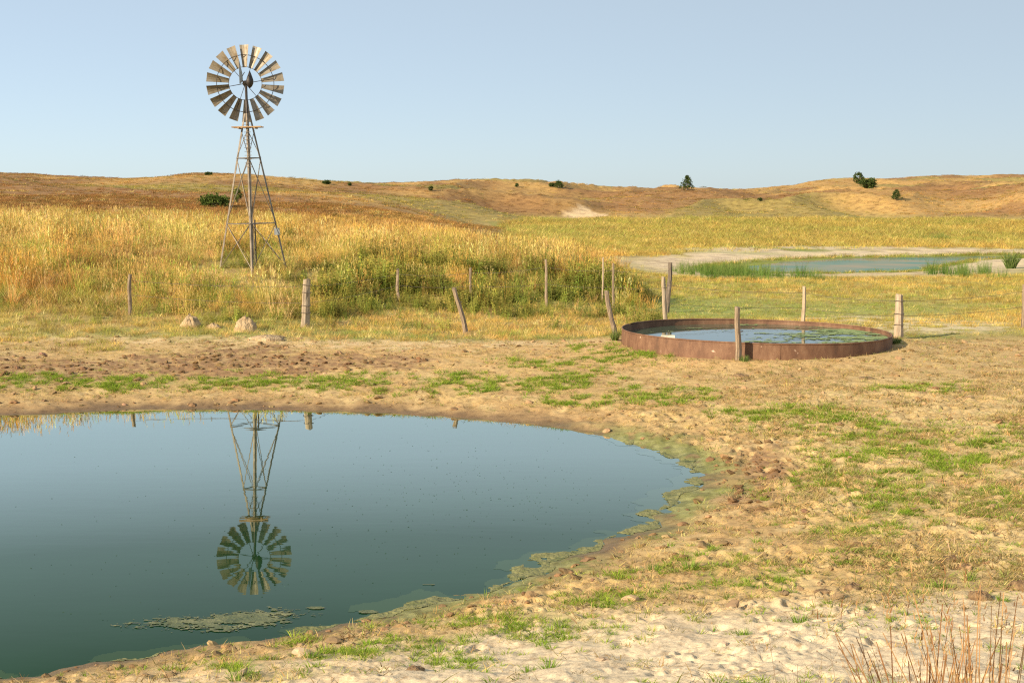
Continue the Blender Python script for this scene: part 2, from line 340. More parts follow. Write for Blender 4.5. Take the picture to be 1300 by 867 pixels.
M['grey_steel'] = mottled("grey_steel", [(.3, (.20, .22, .23)), (.6, (.33, .35, .36)), (.8, (.40, .37, .32))], scale=4, rough=.5, metal=.5, bump=.06)
M['bark'] = mottled("bark", [(.3, (.08, .06, .045)), (.7, (.18, .14, .11))], scale=8)
M['sandheap'] = mottled("heap_sand", [(.3, (.24, .16, .08)), (.5, (.41, .29, .16)), (.75, (.50, .375, .22))], scale=9, bump=1.0, bscale=14, bdist=.06)
M['dung'] = mottled("brown_clod", [(.3, (.08, .045, .022)), (.5, (.21, .13, .062)), (.75, (.36, .25, .13))], scale=16, bump=1.0, bscale=40, bdist=.02)
M['float'] = mottled("float_box", [(.3, (.35, .30, .2)), (.6, (.62, .57, .44)), (.8, (.7, .66, .54))], scale=6)
def mat_rust():
    m, nt, N, L = nodes("rusty_tank_steel")
    o = N("ShaderNodeOutputMaterial"); b = N("ShaderNodeBsdfPrincipled"); L(b.outputs[0], o.inputs[0])
    g = N("ShaderNodeNewGeometry"); mp = N("ShaderNodeMapping"); mp.inputs['Scale'].default_value = (2, 2, .9); L(g.outputs['Position'], mp.inputs[0])
    n = N("ShaderNodeTexNoise"); n.inputs['Scale'].default_value = 1.6; n.inputs['Detail'].default_value = 9; n.inputs['Roughness'].default_value = .7; L(mp.outputs[0], n.inputs['Vector'])
    r = ramp(nt, [(.3, (.075, .038, .022)), (.47, (.14, .068, .036)), (.6, (.195, .105, .058)), (.75, (.28, .18, .11))]); L(n.outputs['Fac'], r.inputs[0])
    n3 = N("ShaderNodeTexNoise"); n3.inputs['Scale'].default_value = 7; n3.inputs['Detail'].default_value = 2; L(g.outputs['Position'], n3.inputs['Vector'])
    r3 = ramp(nt, [(.72, (0, 0, 0)), (.78, (1, 1, 1))]); L(n3.outputs['Fac'], r3.inputs[0])
    mx = N("ShaderNodeMix"); mx.data_type = 'RGBA'; L(r3.outputs[0], mx.inputs[0]); L(r.outputs[0], mx.inputs[6]); mx.inputs[7].default_value = (.5, .36, .26, 1)
    L(mx.outputs[2], b.inputs['Base Color']); b.inputs['Roughness'].default_value = .75
    bp = N("ShaderNodeBump"); bp.inputs['Strength'].default_value = .3; bp.inputs['Distance'].default_value = .01; L(n.outputs['Fac'], bp.inputs['Height']); L(bp.outputs[0], b.inputs['Normal'])
    return m
M['rust'] = mat_rust()
def mat_algae(name, c0, c1, c2):
    return mottled(name, [(.3, c0), (.5, c1), (.7, c2)], scale=5, rough=.7, bump=.8, bscale=26, bdist=.02, detail=8)
M['algae'] = mottled("pond_algae", [(.28, (.05, .065, .02)), (.42, (.125, .135, .04)), (.52, (.21, .20, .075)), (.6, (.15, .15, .045)), (.72, (.27, .22, .11))], scale=3.2, rough=.75, bump=.9, bscale=22, bdist=.03, detail=10)
M['algae_wet'] = mottled("wet_algae", [(.3, (.014, .042, .02)), (.5, (.03, .062, .028)), (.7, (.06, .085, .038))], scale=5, rough=.5, bump=.15, bscale=20); M['algae_wet'].node_tree.nodes['Principled BSDF'].inputs['Specular IOR Level'].default_value = .1
M['algae_under'] = mat_water("algae_under_water", (.026, .058, .019), bump=.010, scale=1.8, rough=.03, polar=True)
M['algae_mat'] = mat_algae("floating_algae", (.05, .075, .035), (.11, .125, .055), (.19, .19, .095))
M['algae_tank'] = mat_algae("tank_algae", (.10, .15, .05), (.19, .25, .08), (.31, .34, .14))

# ------------------------------------------------------------------ object helpers
def mesh_obj(name, V, Fc, mat=None, parent=None, smooth=False, attrs=None, link=True):
    me = bpy.data.meshes.new(name); me.from_pydata([tuple(v) for v in V], [], [tuple(f) for f in Fc]); me.update()
    if smooth: me.shade_smooth()
    if mat: me.materials.append(M[mat] if isinstance(mat, str) else mat)
    for k, v in (attrs or {}).items():
        at = me.attributes.new(k, 'FLOAT', 'POINT'); at.data.foreach_set('value', np.asarray(v, np.float32))
    o = bpy.data.objects.new(name, me)
    if link: COL.objects.link(o)
    if parent: o.parent = parent
    return o
def tag(o, label=None, cat=None, group=None, kind=None):
    for k, v in (('label', label), ('category', cat), ('group', group), ('kind', kind)):
        if v: o[k] = v
    return o
def empty(name, loc, rz=0.0):
    o = bpy.data.objects.new(name, None); COL.objects.link(o); o.location = loc; o.rotation_euler = (0, 0, rz); o.empty_display_size = .2
    return o
def tube(pts, rad, n=8, cap=True):
    """closed tube through points, radius per point"""
    pts = [Vector(p) for p in pts]
    if not hasattr(rad, '__len__'): rad = [rad]*len(pts)
    V, Fc = [], []
    up = Vector((0.13, 0.99, 0.05))
    for i, p in enumerate(pts):
        t = (pts[min(i+1, len(pts)-1)]-pts[max(i-1, 0)]).normalized()
        u = up if abs(t.dot(up)) < .95 else Vector((1, 0, 0))
        a = t.cross(u).normalized(); b = t.cross(a)
        for k in range(n):
            an = 2*math.pi*k/n; V.append(p + (a*math.cos(an)+b*math.sin(an))*rad[i])
    for i in range(len(pts)-1):
        for k in range(n):
            Fc.append((i*n+k, i*n+(k+1) % n, (i+1)*n+(k+1) % n, (i+1)*n+k))
    if cap:
        Fc.append(tuple(range(n))[::-1]); Fc.append(tuple(range((len(pts)-1)*n, len(pts)*n)))
    return V, Fc
def box(c, s, R=None):
    V = []
    for i in (-1, 1):
        for j in (-1, 1):
            for k in (-1, 1):
                v = Vector((i*s[0]/2, j*s[1]/2, k*s[2]/2))
                if R is not None: v = R @ v
                V.append(v+Vector(c))
    return V, [(0, 1, 3, 2), (4, 6, 7, 5), (0, 4, 5, 1), (2, 3, 7, 6), (0, 2, 6, 4), (1, 5, 7, 3)]
def merge(*parts):
    V, Fc = [], []
    for v, f in parts:
        o = len(V); V += list(v); Fc += [tuple(i+o for i in q) for q in f]
    return V, Fc
def angle_iron(p, q, w, t, inward):
    """L-section bar from p to q, opening toward 'inward'"""
    p = Vector(p); q = Vector(q); d = (q-p).normalized()
    i = Vector(inward); i = (i-d*i.dot(d)).normalized(); s = d.cross(i)
    a = (i+s).normalized(); b = (i-s).normalized()
    prof = [Vector((0, 0, 0)), a*w, a*w+b*t, a*t+b*t, b*w+a*t, b*w]
    V = [p+v for v in prof]+[q+v for v in prof]
    Fc = [(k, (k+1) % 6, 6+(k+1) % 6, 6+k) for k in range(6)]+[(5, 4, 3, 2, 1, 0), (6, 7, 8, 9, 10, 11)]
    return V, Fc

# ------------------------------------------------------------------ the ground: one sheet to the horizon
def build_ground():
    th = [0.0]
    st = 0.00155; a = 0.0
    pos = []
    while a < math.pi:
        pos.append(a); a += st if a < 0.42 else st*(1+ (a-0.42)*40)
    pos = np.array(pos+[math.pi-0.02])
    ang = np.concatenate([-pos[:0:-1], pos])
    r = [1.0]
    while r[-1] < 9000:
        q = r[-1]
        r.append(q*(1.03 if q < 6 else 1.0029 if q < 60 else 1.008 if q < 500 else 1.03))
    r = np.array(r)
    A, R = np.meshgrid(ang, r)
    X = (R*np.sin(A)).ravel(); Y = (R*np.cos(A)).ravel()
    X = np.concatenate([X, [0.0]]); Y = np.concatenate([Y, [0.0]])
    Z, D = land(X, Y)
    nr, na = A.shape
    idx = np.arange(nr*na).reshape(nr, na)
    q = np.stack([idx[:-1, :-1], idx[:-1, 1:], idx[1:, 1:], idx[1:, :-1]], -1).reshape(-1, 4)
    q = np.concatenate([q, np.stack([idx[:-1, -1], idx[:-1, 0], idx[1:, 0], idx[1:, -1]], -1)])
    q = q[:, ::-1]
    c = nr*na
    tri = np.stack([np.full(na, c), np.roll(idx[0], -1), idx[0]], -1)
    nq, nt = len(q), len(tri)
    me = bpy.data.meshes.new("ground")
    me.vertices.add(len(X)); me.vertices.foreach_set('co', np.stack([X, Y, Z], -1).astype(np.float32).ravel())
    me.loops.add(nq*4+nt*3); me.loops.foreach_set('vertex_index', np.concatenate([q.ravel(), tri.ravel()]).astype(np.int32))
    me.polygons.add(nq+nt)
    me.polygons.foreach_set('loop_start', np.concatenate([np.arange(nq)*4, nq*4+np.arange(nt)*3]).astype(np.int32))
    me.update(calc_edges=True)
    me.shade_smooth()
    col, wet = ground_colour(X, Y, Z, D)
    ca = me.color_attributes.new("col", 'FLOAT_COLOR', 'POINT')
    ca.data.foreach_set('color', np.concatenate([col, np.ones((len(X), 1))], 1).astype(np.float32).ravel())
    wa = me.attributes.new("wet", 'FLOAT', 'POINT'); wa.data.foreach_set('value', wet.astype(np.float32))
    va = me.attributes.new('veg', 'FLOAT', 'POINT'); va.data.foreach_set('value', sst(36, 60, Y).astype(np.float32))
    me.materials.append(M['earth'])
    o = bpy.data.objects.new("ground", me); COL.objects.link(o)
    tag(o, 'sandy pasture ground with trampled earth, low dunes and grassy hills', kind='structure')
    return o

def blob(px, py, cx, cy, rx, ry, soft=.5):
    q = np.sqrt(((px-cx)/rx)**2+((py-cy)/ry)**2); return 1-sst(1-soft, 1+soft, q)

def zones(x, y, z, d):
    """where each kind of cover grows (0..1), laid out over the place"""
    px, py = proj(x, y, z)
    n = fbm(x*.7, y*.7, 3, 101); n2 = fbm(x*2.2, y*2.2, 3, 103); nb = fbm(x*.18, y*.18, 3, 107)
    jx = px+(n-.5)*60; jy = py+(n2-.5)*22
    Zn = {}
    # sprouting green
    g = np.zeros_like(x)
    for b in ((110, 488, 170, 9), (300, 485, 150, 9), (450, 490, 130, 9), (620, 488, 90, 10), (720, 485, 60, 14), (680, 462, 60, 6), (800, 437+14, 60, 10), (840, 505, 70, 9), (750, 510, 50, 8),
              (990, 525, 80, 10), (1070, 545, 60, 16), (1130, 575, 90, 30), (1190, 585, 70, 22), (1130, 635, 60, 45), (1090, 680, 55, 32), (1060, 600, 50, 22), (1250, 570, 50, 20), (1180, 494, 70, 4), (1270, 650, 40, 40),
              (900, 725, 70, 22), (960, 735, 50, 20), (780, 760, 60, 14), (700, 800, 70, 20), (560, 810, 70, 18), (620, 790, 60, 14), (440, 825, 70, 14), (330, 850, 60, 12), (820, 735, 40, 14), (590, 835, 50, 14)):
        g = np.maximum(g, blob(jx, jy, *b, soft=.6))
    lowg = .10*sst(690, 740, py)*(y < 20)+.12*(px > 950)*(py > 520)*(py < 720)
    Zn['sprout'] = np.maximum(g*sst(.28, .46, n2), lowg*sst(.4, .6, n))*(d > .25)
    # pale loose sand of the foreground
    Zn['sand'] = np.clip(sst(735, 800, jy + (px-1000)*.04)*sst(8, 2, y-9)*sst(.6, 3.0, d+(n-.5)*2), 0, 1)*(y < 16)
    Zn['road'] = np.where((y > 29), np.maximum(blob(jx, jy, 120, 424, 330, 8), blob(jx, jy, 500, 433, 260, 7)), 0)
    Zn['mud'] = np.where(y > 25, np.maximum.reduce([blob(jx, jy, 60, 470, 160, 13), blob(jx, jy, 280, 463, 170, 11), blob(jx, jy, 420, 460, 120, 9), blob(jx, jy, 300, 444, 60, 5)]), 0)
    Zn['mud'] = np.maximum(Zn['mud'], blob(jx, jy, 960, 610, 40, 42)*.8*(y < 25))
    Zn['algae'] = np.clip(blob(jx, jy, 880, 610, 130, 95, .3)+blob(jx, jy, 690, 735, 110, 34, .3)+blob(jx, jy, 540, 770, 150, 20, .3)*.8+.12, 0, 1)*(1-sst(.42, .85, d+(n2-.5)*.6))*(py > 535)*(.35+.65*sst(.3, .5, n))
    return Zn, px, py, n, n2, nb

def ground_colour(X, Y, Z, D):
    out = np.zeros((len(X), 3)); wet = np.zeros(len(X))
    Zn, px, py, n, n2, nb = zones(X, Y, Z, D)
    C = lambda *a: np.array(a, float)[None, :]
    def mix(m, c):
        nonlocal out
        out = out*(1-m[:, None])+C(*c)*m[:, None]
    fine = fbm(X*6, Y*6, 3, 121)
    # trampled tan earth
    out += C(.49, .345, .155)
    mix(sst(.4, .65, n)*.6, (.41, .265, .12)); mix(sst(.5, .7, n2)*.5, (.56, .43, .22)); mix(sst(.55, .75, fine)*.4, (.28, .18, .085))
    # pale dry thatch on the right
    mix(sst(.35, .6, fbm(X*3, Y*1.5, 3, 131))*sst(3, 5, X)*sst(30, 22, Y)*.55, (.56, .43, .22))
    # orange track
    mix(np.where(Y > 25, blob(px, py, 700, 452, 420, 22), 0)*.6*sst(.3, .5, n2), (.53, .345, .15))
    mix(Zn['road']*.85, (.61, .46, .26))
    mix(np.clip(Zn['mud']*(.45+.9*(fine > .46)), 0, .9), (.25, .145, .075))
    mix(Zn['sand']*.9, (.62, .51, .36)); mix(Zn['sand']*sst(.55, .75, n2)*.5, (.58, .43, .27))
    mix(Zn['sprout']*.38*sst(.36, .55, fine), (.24, .25, .065))
    # ring of damp earth at the water
    dn = D+(n2-.5)*.5
    damp = (1-sst(.35, 1.1, dn))*(D < 3)
    mix(damp*.6, (.26, .165, .085)); mix((1-sst(.08, .5, dn))*.8*(D < 3), (.12, .075, .04))
    mix(Zn['algae']*.9*sst(.25, .5, fine+.12), (.17, .18, .055)); mix(Zn['algae']*sst(.5, .65, fine)*.6, (.30, .29, .12))
    wet = np.clip((1-sst(.0, .5, dn)), 0, 1)*(np.abs(D) < 3)*.8
    # grassland
    far = sst(33.6, 35.0, Y+(n2-.5)*1.2-.0*X)
    under = np.where(Z > 1.0, 1, 0)
    gcol = lerp(C(.30, .235, .085), C(.235, .235, .07), sst(.4, .6, nb)[:, None])
    gcol = lerp(gcol, C(.40, .30, .12), (sst(.5, .7, n)*.7)[:, None])
    u = PW/2+F*X/np.maximum(Y, 1)
    leftw = sst(1230, 1010, u)
    out = out*(1-far[:, None])+gcol*far[:, None]
    # meadow floor right of the mound: greener and yellow
    mead = sst(760, 860, u)*sst(35, 38, Y)*(1-sst(150, 190, Y))
    mcol = lerp(C(.36, .30, .085), C(.20, .25, .06), sst(.38, .6, fbm(X*.12, Y*.06, 3, 141))[:, None])
    out = out*(1-mead[:, None])+mcol*mead[:, None]
    m2 = blob(px, py, 1010, 395, 220, 10)+blob(px, py, 900, 385, 90, 8)
    mix(np.clip(m2, 0, 1)*.6*(Y > 33), (.24, .29, .08))
    mix(np.clip(blob(px, py, 1180, 415, 110, 8)+blob(px, py, 1090, 405, 80, 4), 0, 1)*sst(.4, .6, n2)*.8*(Y > 33), (.56, .47, .31))
    # right of tank: bare earth comes up to y~37
    # dunes: brown and gold
    hill = sst(74, 100, Y)*sst(.9, 2.2, Z)
    big = fbm(X/16, Y/30, 4, 151)
    hcol = lerp(C(.27, .15, .06), C(.42, .265, .095), sst(.42, .6, big)[:, None])
    hcol = lerp(hcol, C(.26, .15, .06), (sst(.5, .7, fbm(X/9, Y/14, 3, 157))*.6)[:, None])
    hcol = lerp(hcol, C(.28, .25, .075), (sst(.55, .72, fbm(X/30, Y/40, 3, 163))*.6)[:, None])
    out = out*(1-hill[:, None])+hcol*hill[:, None]
    # far pond margins: white sand, green rim
    m = (Y > 55) & (Y < 140) & (X > 2) & (X < 60)
    fd = np.full(len(X), 99.0); fd[m] = sdist(FARP, X[m], Y[m])
    fdn = fd+(fbm(X*.25, Y*.12, 3, 171)-.5)*5
    cp_ = on_plane(1075, 336, FARZ)
    mix((1-sst(4, 9, fdn))*sst(.6, 1.6, fdn)*np.where(Y > 72, 1, .75)*(fd < 30), (.57, .46, .31))
    mix((1-sst(.8, 2.2, fdn))*.8*(fd < 30), (.22, .24, .05))
    arm = np.where((Y > 60) & (Y < 150), np.maximum(blob(px, py, 900, 327, 75, 5.5, .4), blob(px, py, 1060, 317, 240, 4.5, .4)), 0)
    mix(arm*.85*sst(.25, .45, fbm(X*.5, Y*.2, 3, 177)), (.58, .47, .33))
    # blow-out
    q = np.exp(-((X-BLOW[0])/3.0)**2-((Y-BLOW[1])/5)**2)
    mix(sst(.35, .6, q+(fbm(X*.6, Y*.3, 3, 181)-.5)*.5), (.58, .44, .27))
    return np.clip(out, .01, 1), wet

ground = build_ground()

# ------------------------------------------------------------------ water
def sheet(name, poly, z, mat, label, grow=0.0):
    P = np.array(poly)
    if grow:
        c = P.mean(0); v = P-c; P = P+v/np.linalg.norm(v, axis=1)[:, None]*grow
    o = mesh_obj(name, [(p[0], p[1], z) for p in P], [tuple(range(len(P)))], mat)
    if o.data.polygons[0].normal.z < 0: o.data.flip_normals()
    return tag(o, label, kind='structure')
sheet('pond', SHORE, 0.0, 'pond', 'still green pond water mirroring the windmill', .9)
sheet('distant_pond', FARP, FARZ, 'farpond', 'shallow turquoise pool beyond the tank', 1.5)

# ------------------------------------------------------------------ windmill
def windmill():
    base = ground_hit(322, 329)
    D = 44.7; b = at_depth(321, 329, D); bx, by = b[0], b[1]; bz = gz(bx, by)
    s = D/F
    zt = lambda py: CAM_H+(YH-py)*s - bz         # height above the base
    root = empty('windmill', (bx, by, bz))
    root.rotation_euler = (0, -.020, 0); tag(root, 'tall farm windmill with eighteen-blade wheel on a four-legged steel tower', 'windmill')
    rot = math.radians(9)
    H1, H2, HP, HT, HUB = zt(283), zt(201), zt(163), zt(146), zt(107.5)
    R0, RT = 1.06, 0.10
    dirs = [Vector((math.cos(rot+k*math.pi/2), math.sin(rot+k*math.pi/2), 0)) for k in range(4)]   # right, back, left, front
    def leg_at(k, h, rr=None):
        t = h/HT; return dirs[k]*(R0+(RT-R0)*t)+Vector((0, 0, h))
    for k in range(4):
        foot = leg_at(k, 0); gzz = gz(bx+foot.x, by+foot.y)-bz-.15
        p = leg_at(k, gzz); mesh_obj('leg', *angle_iron(p, leg_at(k, HT), .065, .009, -dirs[k]), 'galv', root)
    for h in (H1, H2, zt(235)):
        for k in range(4):
            if h == zt(235): continue
            mesh_obj('girt', *angle_iron(leg_at(k, h), leg_at((k+1) % 4, h), .036, .006, (0, 0, -1)), 'galv', root)
    def brace(p, q): mesh_obj('brace', *tube([p, q], .011, 6), 'galv', root)
    for k in range(4):
        a, c = k, (k+1) % 4
        brace(leg_at(a, H1), leg_at(c, H2)); brace(leg_at(c, H1), leg_at(a, H2))
        brace(leg_at(a, 0.02), leg_at(c, H1)); brace(leg_at(c, .02), leg_at(a, H1))
        brace(leg_at(a, H2), leg_at(c, HP-.1))
    # platform of two planks on bearers
    pl = mesh_obj('platform', *merge(box((0, -.17, HP), (.92, .13, .035)), box((0, .17, HP+.0), (.92, .13, .035)), box((-.25, 0, HP-.035), (.05, .5, .034)), box((.25, 0, HP-.035), (.05, .5, .034))), 'plank', root)
    mesh_obj('mast', *tube([(0, 0, HP-.5), (0, 0, HUB-.12)], .042, 10), 'dark_iron', root, True)
    mesh_obj('pump_rod', *tube([(0, 0, -.1), (.01, 0, H1), (0, 0, HUB-.2)], .016, 8), 'galv', root)
    mesh_obj('drop_pipe', *tube([(.12, -.05, -.1), (.12, -.05, H1+.1)], .024, 8), 'dark_iron', root)
    # rungs up the front leg
    for i in range(13):
        h = H2-.3+i*.12
        p = leg_at(3, h); mesh_obj('rung', *tube([p+Vector((-.11, -.02, 0)), p+Vector((.11, -.02, 0))], .007, 6), 'galv', root)
    c = leg_at(0, H1-.28)
    mesh_obj('sign_plate', *box(c+Vector((-.03, -.06, 0)), (.17, .012, .22)), 'grey_steel', root)
    # head: gearbox under a hood
    V, Fc = [], []
    prof = [(-.02, .02), (.04, .09), (.12, .135), (.22, .14), (.32, .10), (.42, .055), (.50, .012)]
    n = 12
    for i, (h, r) in enumerate(prof):
        for k in range(n):
            an = 2*math.pi*k/n; V.append((math.cos(an)*r*.8+.02*h, math.sin(an)*r*1.25, HUB-.16+h))
    for i in range(len(prof)-1):
        for k in range(n): Fc.append((i*n+k, i*n+(k+1) % n, (i+1)*n+(k+1) % n, (i+1)*n+k))
    Fc += [tuple(range(n))[::-1], tuple(range((len(prof)-1)*n, len(prof)*n))]
    mesh_obj('gearbox', V, Fc, 'dark_iron', root, True).location = (.13, -.05, 0)
    # wheel: hub and spokes, blades and bands as its pieces.  Axis points away from the camera
    yaw = math.radians(-10); ax = Vector((math.sin(yaw), math.cos(yaw), 0)); wc = ax*.42+Vector((-.02, 0, HUB))
    ex = Vector((ax.y, -ax.x, 0)); ez = Vector((0, 0, 1))
    R1, R2 = .50, 1.20
    parts = [tube([wc-ax*.40, wc+ax*.06], .035, 10), tube([wc-ax*.06, wc+ax*.06], .09, 12)]
    for k in range(6):
        an = k*math.pi/3+.17; u = ex*math.cos(an)+ez*math.sin(an)
        parts.append(tube([wc+u*.05-ax*.05, wc+u*R1*1.0], .008, 6)); parts.append(tube([wc+u*.05+ax*.05, wc+u*.88], .008, 6))
    wheel = mesh_obj('wheel', *merge(*parts), 'dark_iron', root)
    for rr, t in ((R1+.015, .008), (.885, .011)):
        pts = [wc-ax*.015+(ex*math.cos(a)+ez*math.sin(a))*rr for a in np.linspace(0, 2*math.pi, 73)]
        mesh_obj('band', *tube(pts, t, 6, False), 'dark_iron', wheel)
    for k in range(18):
        an = math.pi/2+k*2*math.pi/18; u = ex*math.cos(an)+ez*math.sin(an); v = -ex*math.sin(an)+ez*math.cos(an)
        V, Fc = [], []
        tw = math.radians(30)
        nr_, nc_ = 4, 5
        for lay in (0, 1):
            for i in range(nr_):
                f = i/(nr_-1); r = R1+(R2-R1)*f; hw = .075+(.152-.075)*f
                tt = tw*(1.15-.45*f)
                for j in range(nc_):
                    g = j/(nc_-1)*2-1
                    cam_ = .035*(1-g*g)*(.6+.4*f)
                    p = wc+u*r+(v*math.cos(tt)+ax*math.sin(tt))*hw*g+(ax*math.cos(tt)-v*math.sin(tt))*(cam_+lay*.004)
                    V.append(p)
        B = nr_*nc_
        for i in range(nr_-1):
            for j in range(nc_-1):
                q = (i*nc_+j, i*nc_+j+1, (i+1)*nc_+j+1, (i+1)*nc_+j)
                Fc.append(q); Fc.append(tuple(B+x for x in q[::-1]))
        edge = [j for j in range(nc_)]+[i*nc_+nc_-1 for i in range(1, nr_)]+[(nr_-1)*nc_+j for j in range(nc_-2, -1, -1)]+[i*nc_ for i in range(nr_-2, 0, -1)]
        for e in range(len(edge)):
            a, c = edge[e], edge[(e+1) % len(edge)]; Fc.append((c, a, a+B, c+B))
        mesh_obj('blade', V, Fc, 'blade', wheel)
    # tail, trailing toward the viewer and slightly left
    ty = math.radians(-4.0); ta = Vector((-math.sin(ty), -math.cos(ty), 0)); t0 = Vector((-.02, 0, HUB))
    arm = mesh_obj('tail_arm', *merge(tube([t0+ez*.30+ta*.1, t0+ez*.10+ta*.85], .012, 6), tube([t0-ez*.10+ta*.1, t0-ez*.0+ta*.85], .012, 6)), 'dark_iron', root)
    prof = [(.62, .02), (.72, .2), (1.45, .52), (1.5, .46), (1.5, -.16), (1.42, -.2), (.72, -.06)]
    V = []
    nn = ta.cross(ez)
    for sgn in (-.003, .003): V += [t0+ta*a+ez*(b+.03)+nn*sgn for a, b in prof]
    m = len(prof)
    mesh_obj('tail_vane', V, [tuple(range(m)), tuple(range(m, 2*m))[::-1]]+[(k, (k+1) % m, m+(k+1) % m, m+k)[::-1] for k in range(m)], 'grey_steel', arm)
    return root
windmill()

# ------------------------------------------------------------------ stock tank
def tank():
    cx, cy = TANK; zb = gz(cx, cy-TANK_R-.3)
    zb = 0.56; top = zb+.38
    root = empty('stock_tank', (cx, cy, zb)); root.rotation_euler = (0, .014, 0); tag(root, 'wide round rusty steel stock tank full of water', 'water tank')
    NP = 12; per = 10
    for p in range(NP):
        V, Fc = [], []
        a0 = 2*math.pi*p/NP+.0002; a1 = 2*math.pi*(p+1)/NP-.0002
        rows = [(-.4, 0), (0.0, 0), (.2, .006), (.37, 0)]
        for lay, off in ((0, .006), (1, -.006)):
            for h, bu in rows:
                for k in range(per+1):
                    a = a0+(a1-a0)*k/per; r = TANK_R+off+bu+0
                    V.append((math.cos(a)*r, math.sin(a)*r, h))
        W = per+1; B = W*len(rows)
        for i in range(len(rows)-1):
            for k in range(per):
                q = (i*W+k, i*W+k+1, (i+1)*W+k+1, (i+1)*W+k); Fc.append(q); Fc.append(tuple(B+x for x in q[::-1]))
        e = [k for k in range(W)]+[i*W+W-1 for i in range(1, len(rows))]+[(len(rows)-1)*W+k for k in range(W-2, -1, -1)]+[i*W for i in range(len(rows)-2, 0, -1)]
        for i in range(len(e)):
            a, c = e[i], e[(i+1) % len(e)]; Fc.append((c, a, a+B, c+B))
        wl = mesh_obj('wall_panel', V, Fc, 'rust', root, True); wl.data.set_sharp_from_angle(angle=math.radians(40))
        a = 2*math.pi*p/NP
        if p % 3 == 0: mesh_obj('seam_strip', *box((math.cos(a)*(TANK_R+.014), math.sin(a)*(TANK_R+.014), .15), (.008, .03, .42), Matrix.Rotation(a, 3, 'Z')), 'rust', root)
    pts = [(math.cos(a)*TANK_R, math.sin(a)*TANK_R, .38+.006*math.sin(3*a+1)) for a in np.linspace(0, 2*math.pi, 97)]
    mesh_obj('rim', *tube(pts, .019, 8, False), 'rust', root, True)
    wz = top-.12
    c = [(cx+math.cos(a)*(TANK_R-.008), cy+math.sin(a)*(TANK_R-.008)) for a in np.linspace(0, 2*math.pi, 97)[:-1]]
    sheet('tank_water', c, wz, 'tankwater', 'clear shallow water filling the round stock tank')
    # floating algae
    V, Fc = [], []; n = 220
    gx = np.linspace(-TANK_R, TANK_R, n); GX, GY = np.meshgrid(gx, gx)
    f = fbm(GX*.9+3, GY*2.2+1, 4, 201); fine = fbm(GX*7, GY*14, 3, 203)
    bias = .30*sst(-1.0, 2.8, GX)+.20*sst(-.6, -2.9, GY)*sst(-2.6, -1.4, GX)
    ok = (f*.5+fine*.5+bias*.8 > .64) & (np.hypot(GX, GY) < TANK_R-.06)
    keep = ok[:-1, :-1] & ok[1:, 1:] & ok[1:, :-1] & ok[:-1, 1:]
    ids = -np.ones((n, n), int)
    for i, j in zip(*np.nonzero(keep)):
        q = []
        for a, b in ((i, j), (i, j+1), (i+1, j+1), (i+1, j)):
            if ids[a, b] < 0:
                ids[a, b] = len(V); V.append((cx+GX[a, b], cy+GY[a, b], wz+.004+.012*fine[a, b]))
            q.append(ids[a, b])
        Fc.append(q)
    o = mesh_obj('tank_algae', V, Fc, 'algae_tank', None, True); tag(o, 'bright green algae scum floating inside the round tank', 'algae', kind='stuff')
    # float box on a stand pipe near the left rim
    fl = at_depth(848, 413, cy-1.0); fx, fy = fl[0], fl[1]
    r = empty('float_valve', (fx, fy, wz)); tag(r, 'pale float box on a pipe inside the tank by the left post', 'float valve')
    V, Fc = [], []
    for xx in (-.15, .15):
        for k in range(9):
            a = math.pi*k/8; V.append((xx, math.cos(a)*.10, .03+math.sin(a)*.085))
    for k in range(8): Fc.append((k, 9+k, 10+k, k+1))
    Fc += [tuple(range(9)), tuple(range(9, 18))[::-1], (0, 8, 17, 9)]
    mesh_obj('cover', V, Fc, 'float', r)
    mesh_obj('pipe', *tube([(-.04, 0, -.45), (-.04, 0, .035)], .045, 10), 'dark_iron', r, True)
tank()

# ------------------------------------------------------------------ fence posts
POSTS = {}
def post(key, tip, foot, rad, mat, label, D=None, bend=.02, wraps=(), cat='fence post', group=None, sink=.3, h=None):
    if D is None: g = ground_hit(*foot)
    else:
        g = at_depth(foot[0], foot[1], D); g[2] = gz(g[0], g[1])
    D = g[1]
    t = at_depth(tip[0], tip[1], D+.05)
    v = Vector((t[0]-g[0], (t[1]-g[1]), t[2]-g[2])); L = v.length
    root = empty('fence_post', tuple(g)); tag(root, label, cat, group)
    r = random.Random(key); n = 9; K = 9
    V, Fc = [], []
    z0 = -sink/L
    fr = [z0+(1-z0)*i/(K-1) for i in range(K)]
    ph = r.random()*6
    for i, f in enumerate(fr):
        off = Vector((math.sin(f*4+ph)*bend, math.cos(f*3+ph)*bend, 0)) - Vector((math.sin(ph)*bend, math.cos(ph)*bend, 0))
        c = v*f+off*min(1, max(0, f*3))
        for k in range(n):
            an = 2*math.pi*k/n
            rr = rad*(1.08-.22*f)*(1+.13*math.sin(3*an+ph)+r.uniform(-.09, .09))
            V.append(c+Vector((math.cos(an)*rr, math.sin(an)*rr, (r.uniform(-.03, .03) if i == K-1 else 0))))
    for i in range(K-1):
        for k in range(n): Fc.append((i*n+k, i*n+(k+1) % n, (i+1)*n+(k+1) % n, (i+1)*n+k))
    V.append(v*1.0+Vector((0, 0, .004))); Fc += [((K-1)*n+k, (K-1)*n+(k+1) % n, len(V)-1) for k in range(n)]
    Fc.append(tuple(range(n))[::-1])
    mesh_obj('shaft', V, Fc, mat, root, False)
    for w in wraps:
        pts = [v*w+Vector((math.cos(a)*rad*1.22, math.sin(a)*rad*1.22, .012*math.sin(a*2))) for a in np.linspace(0, 2*math.pi, 19)]
        mesh_obj('wire_wrap', *tube(pts, .007, 5, False), 'wire', root)
    POSTS[key] = (Vector(g), v)
    return root
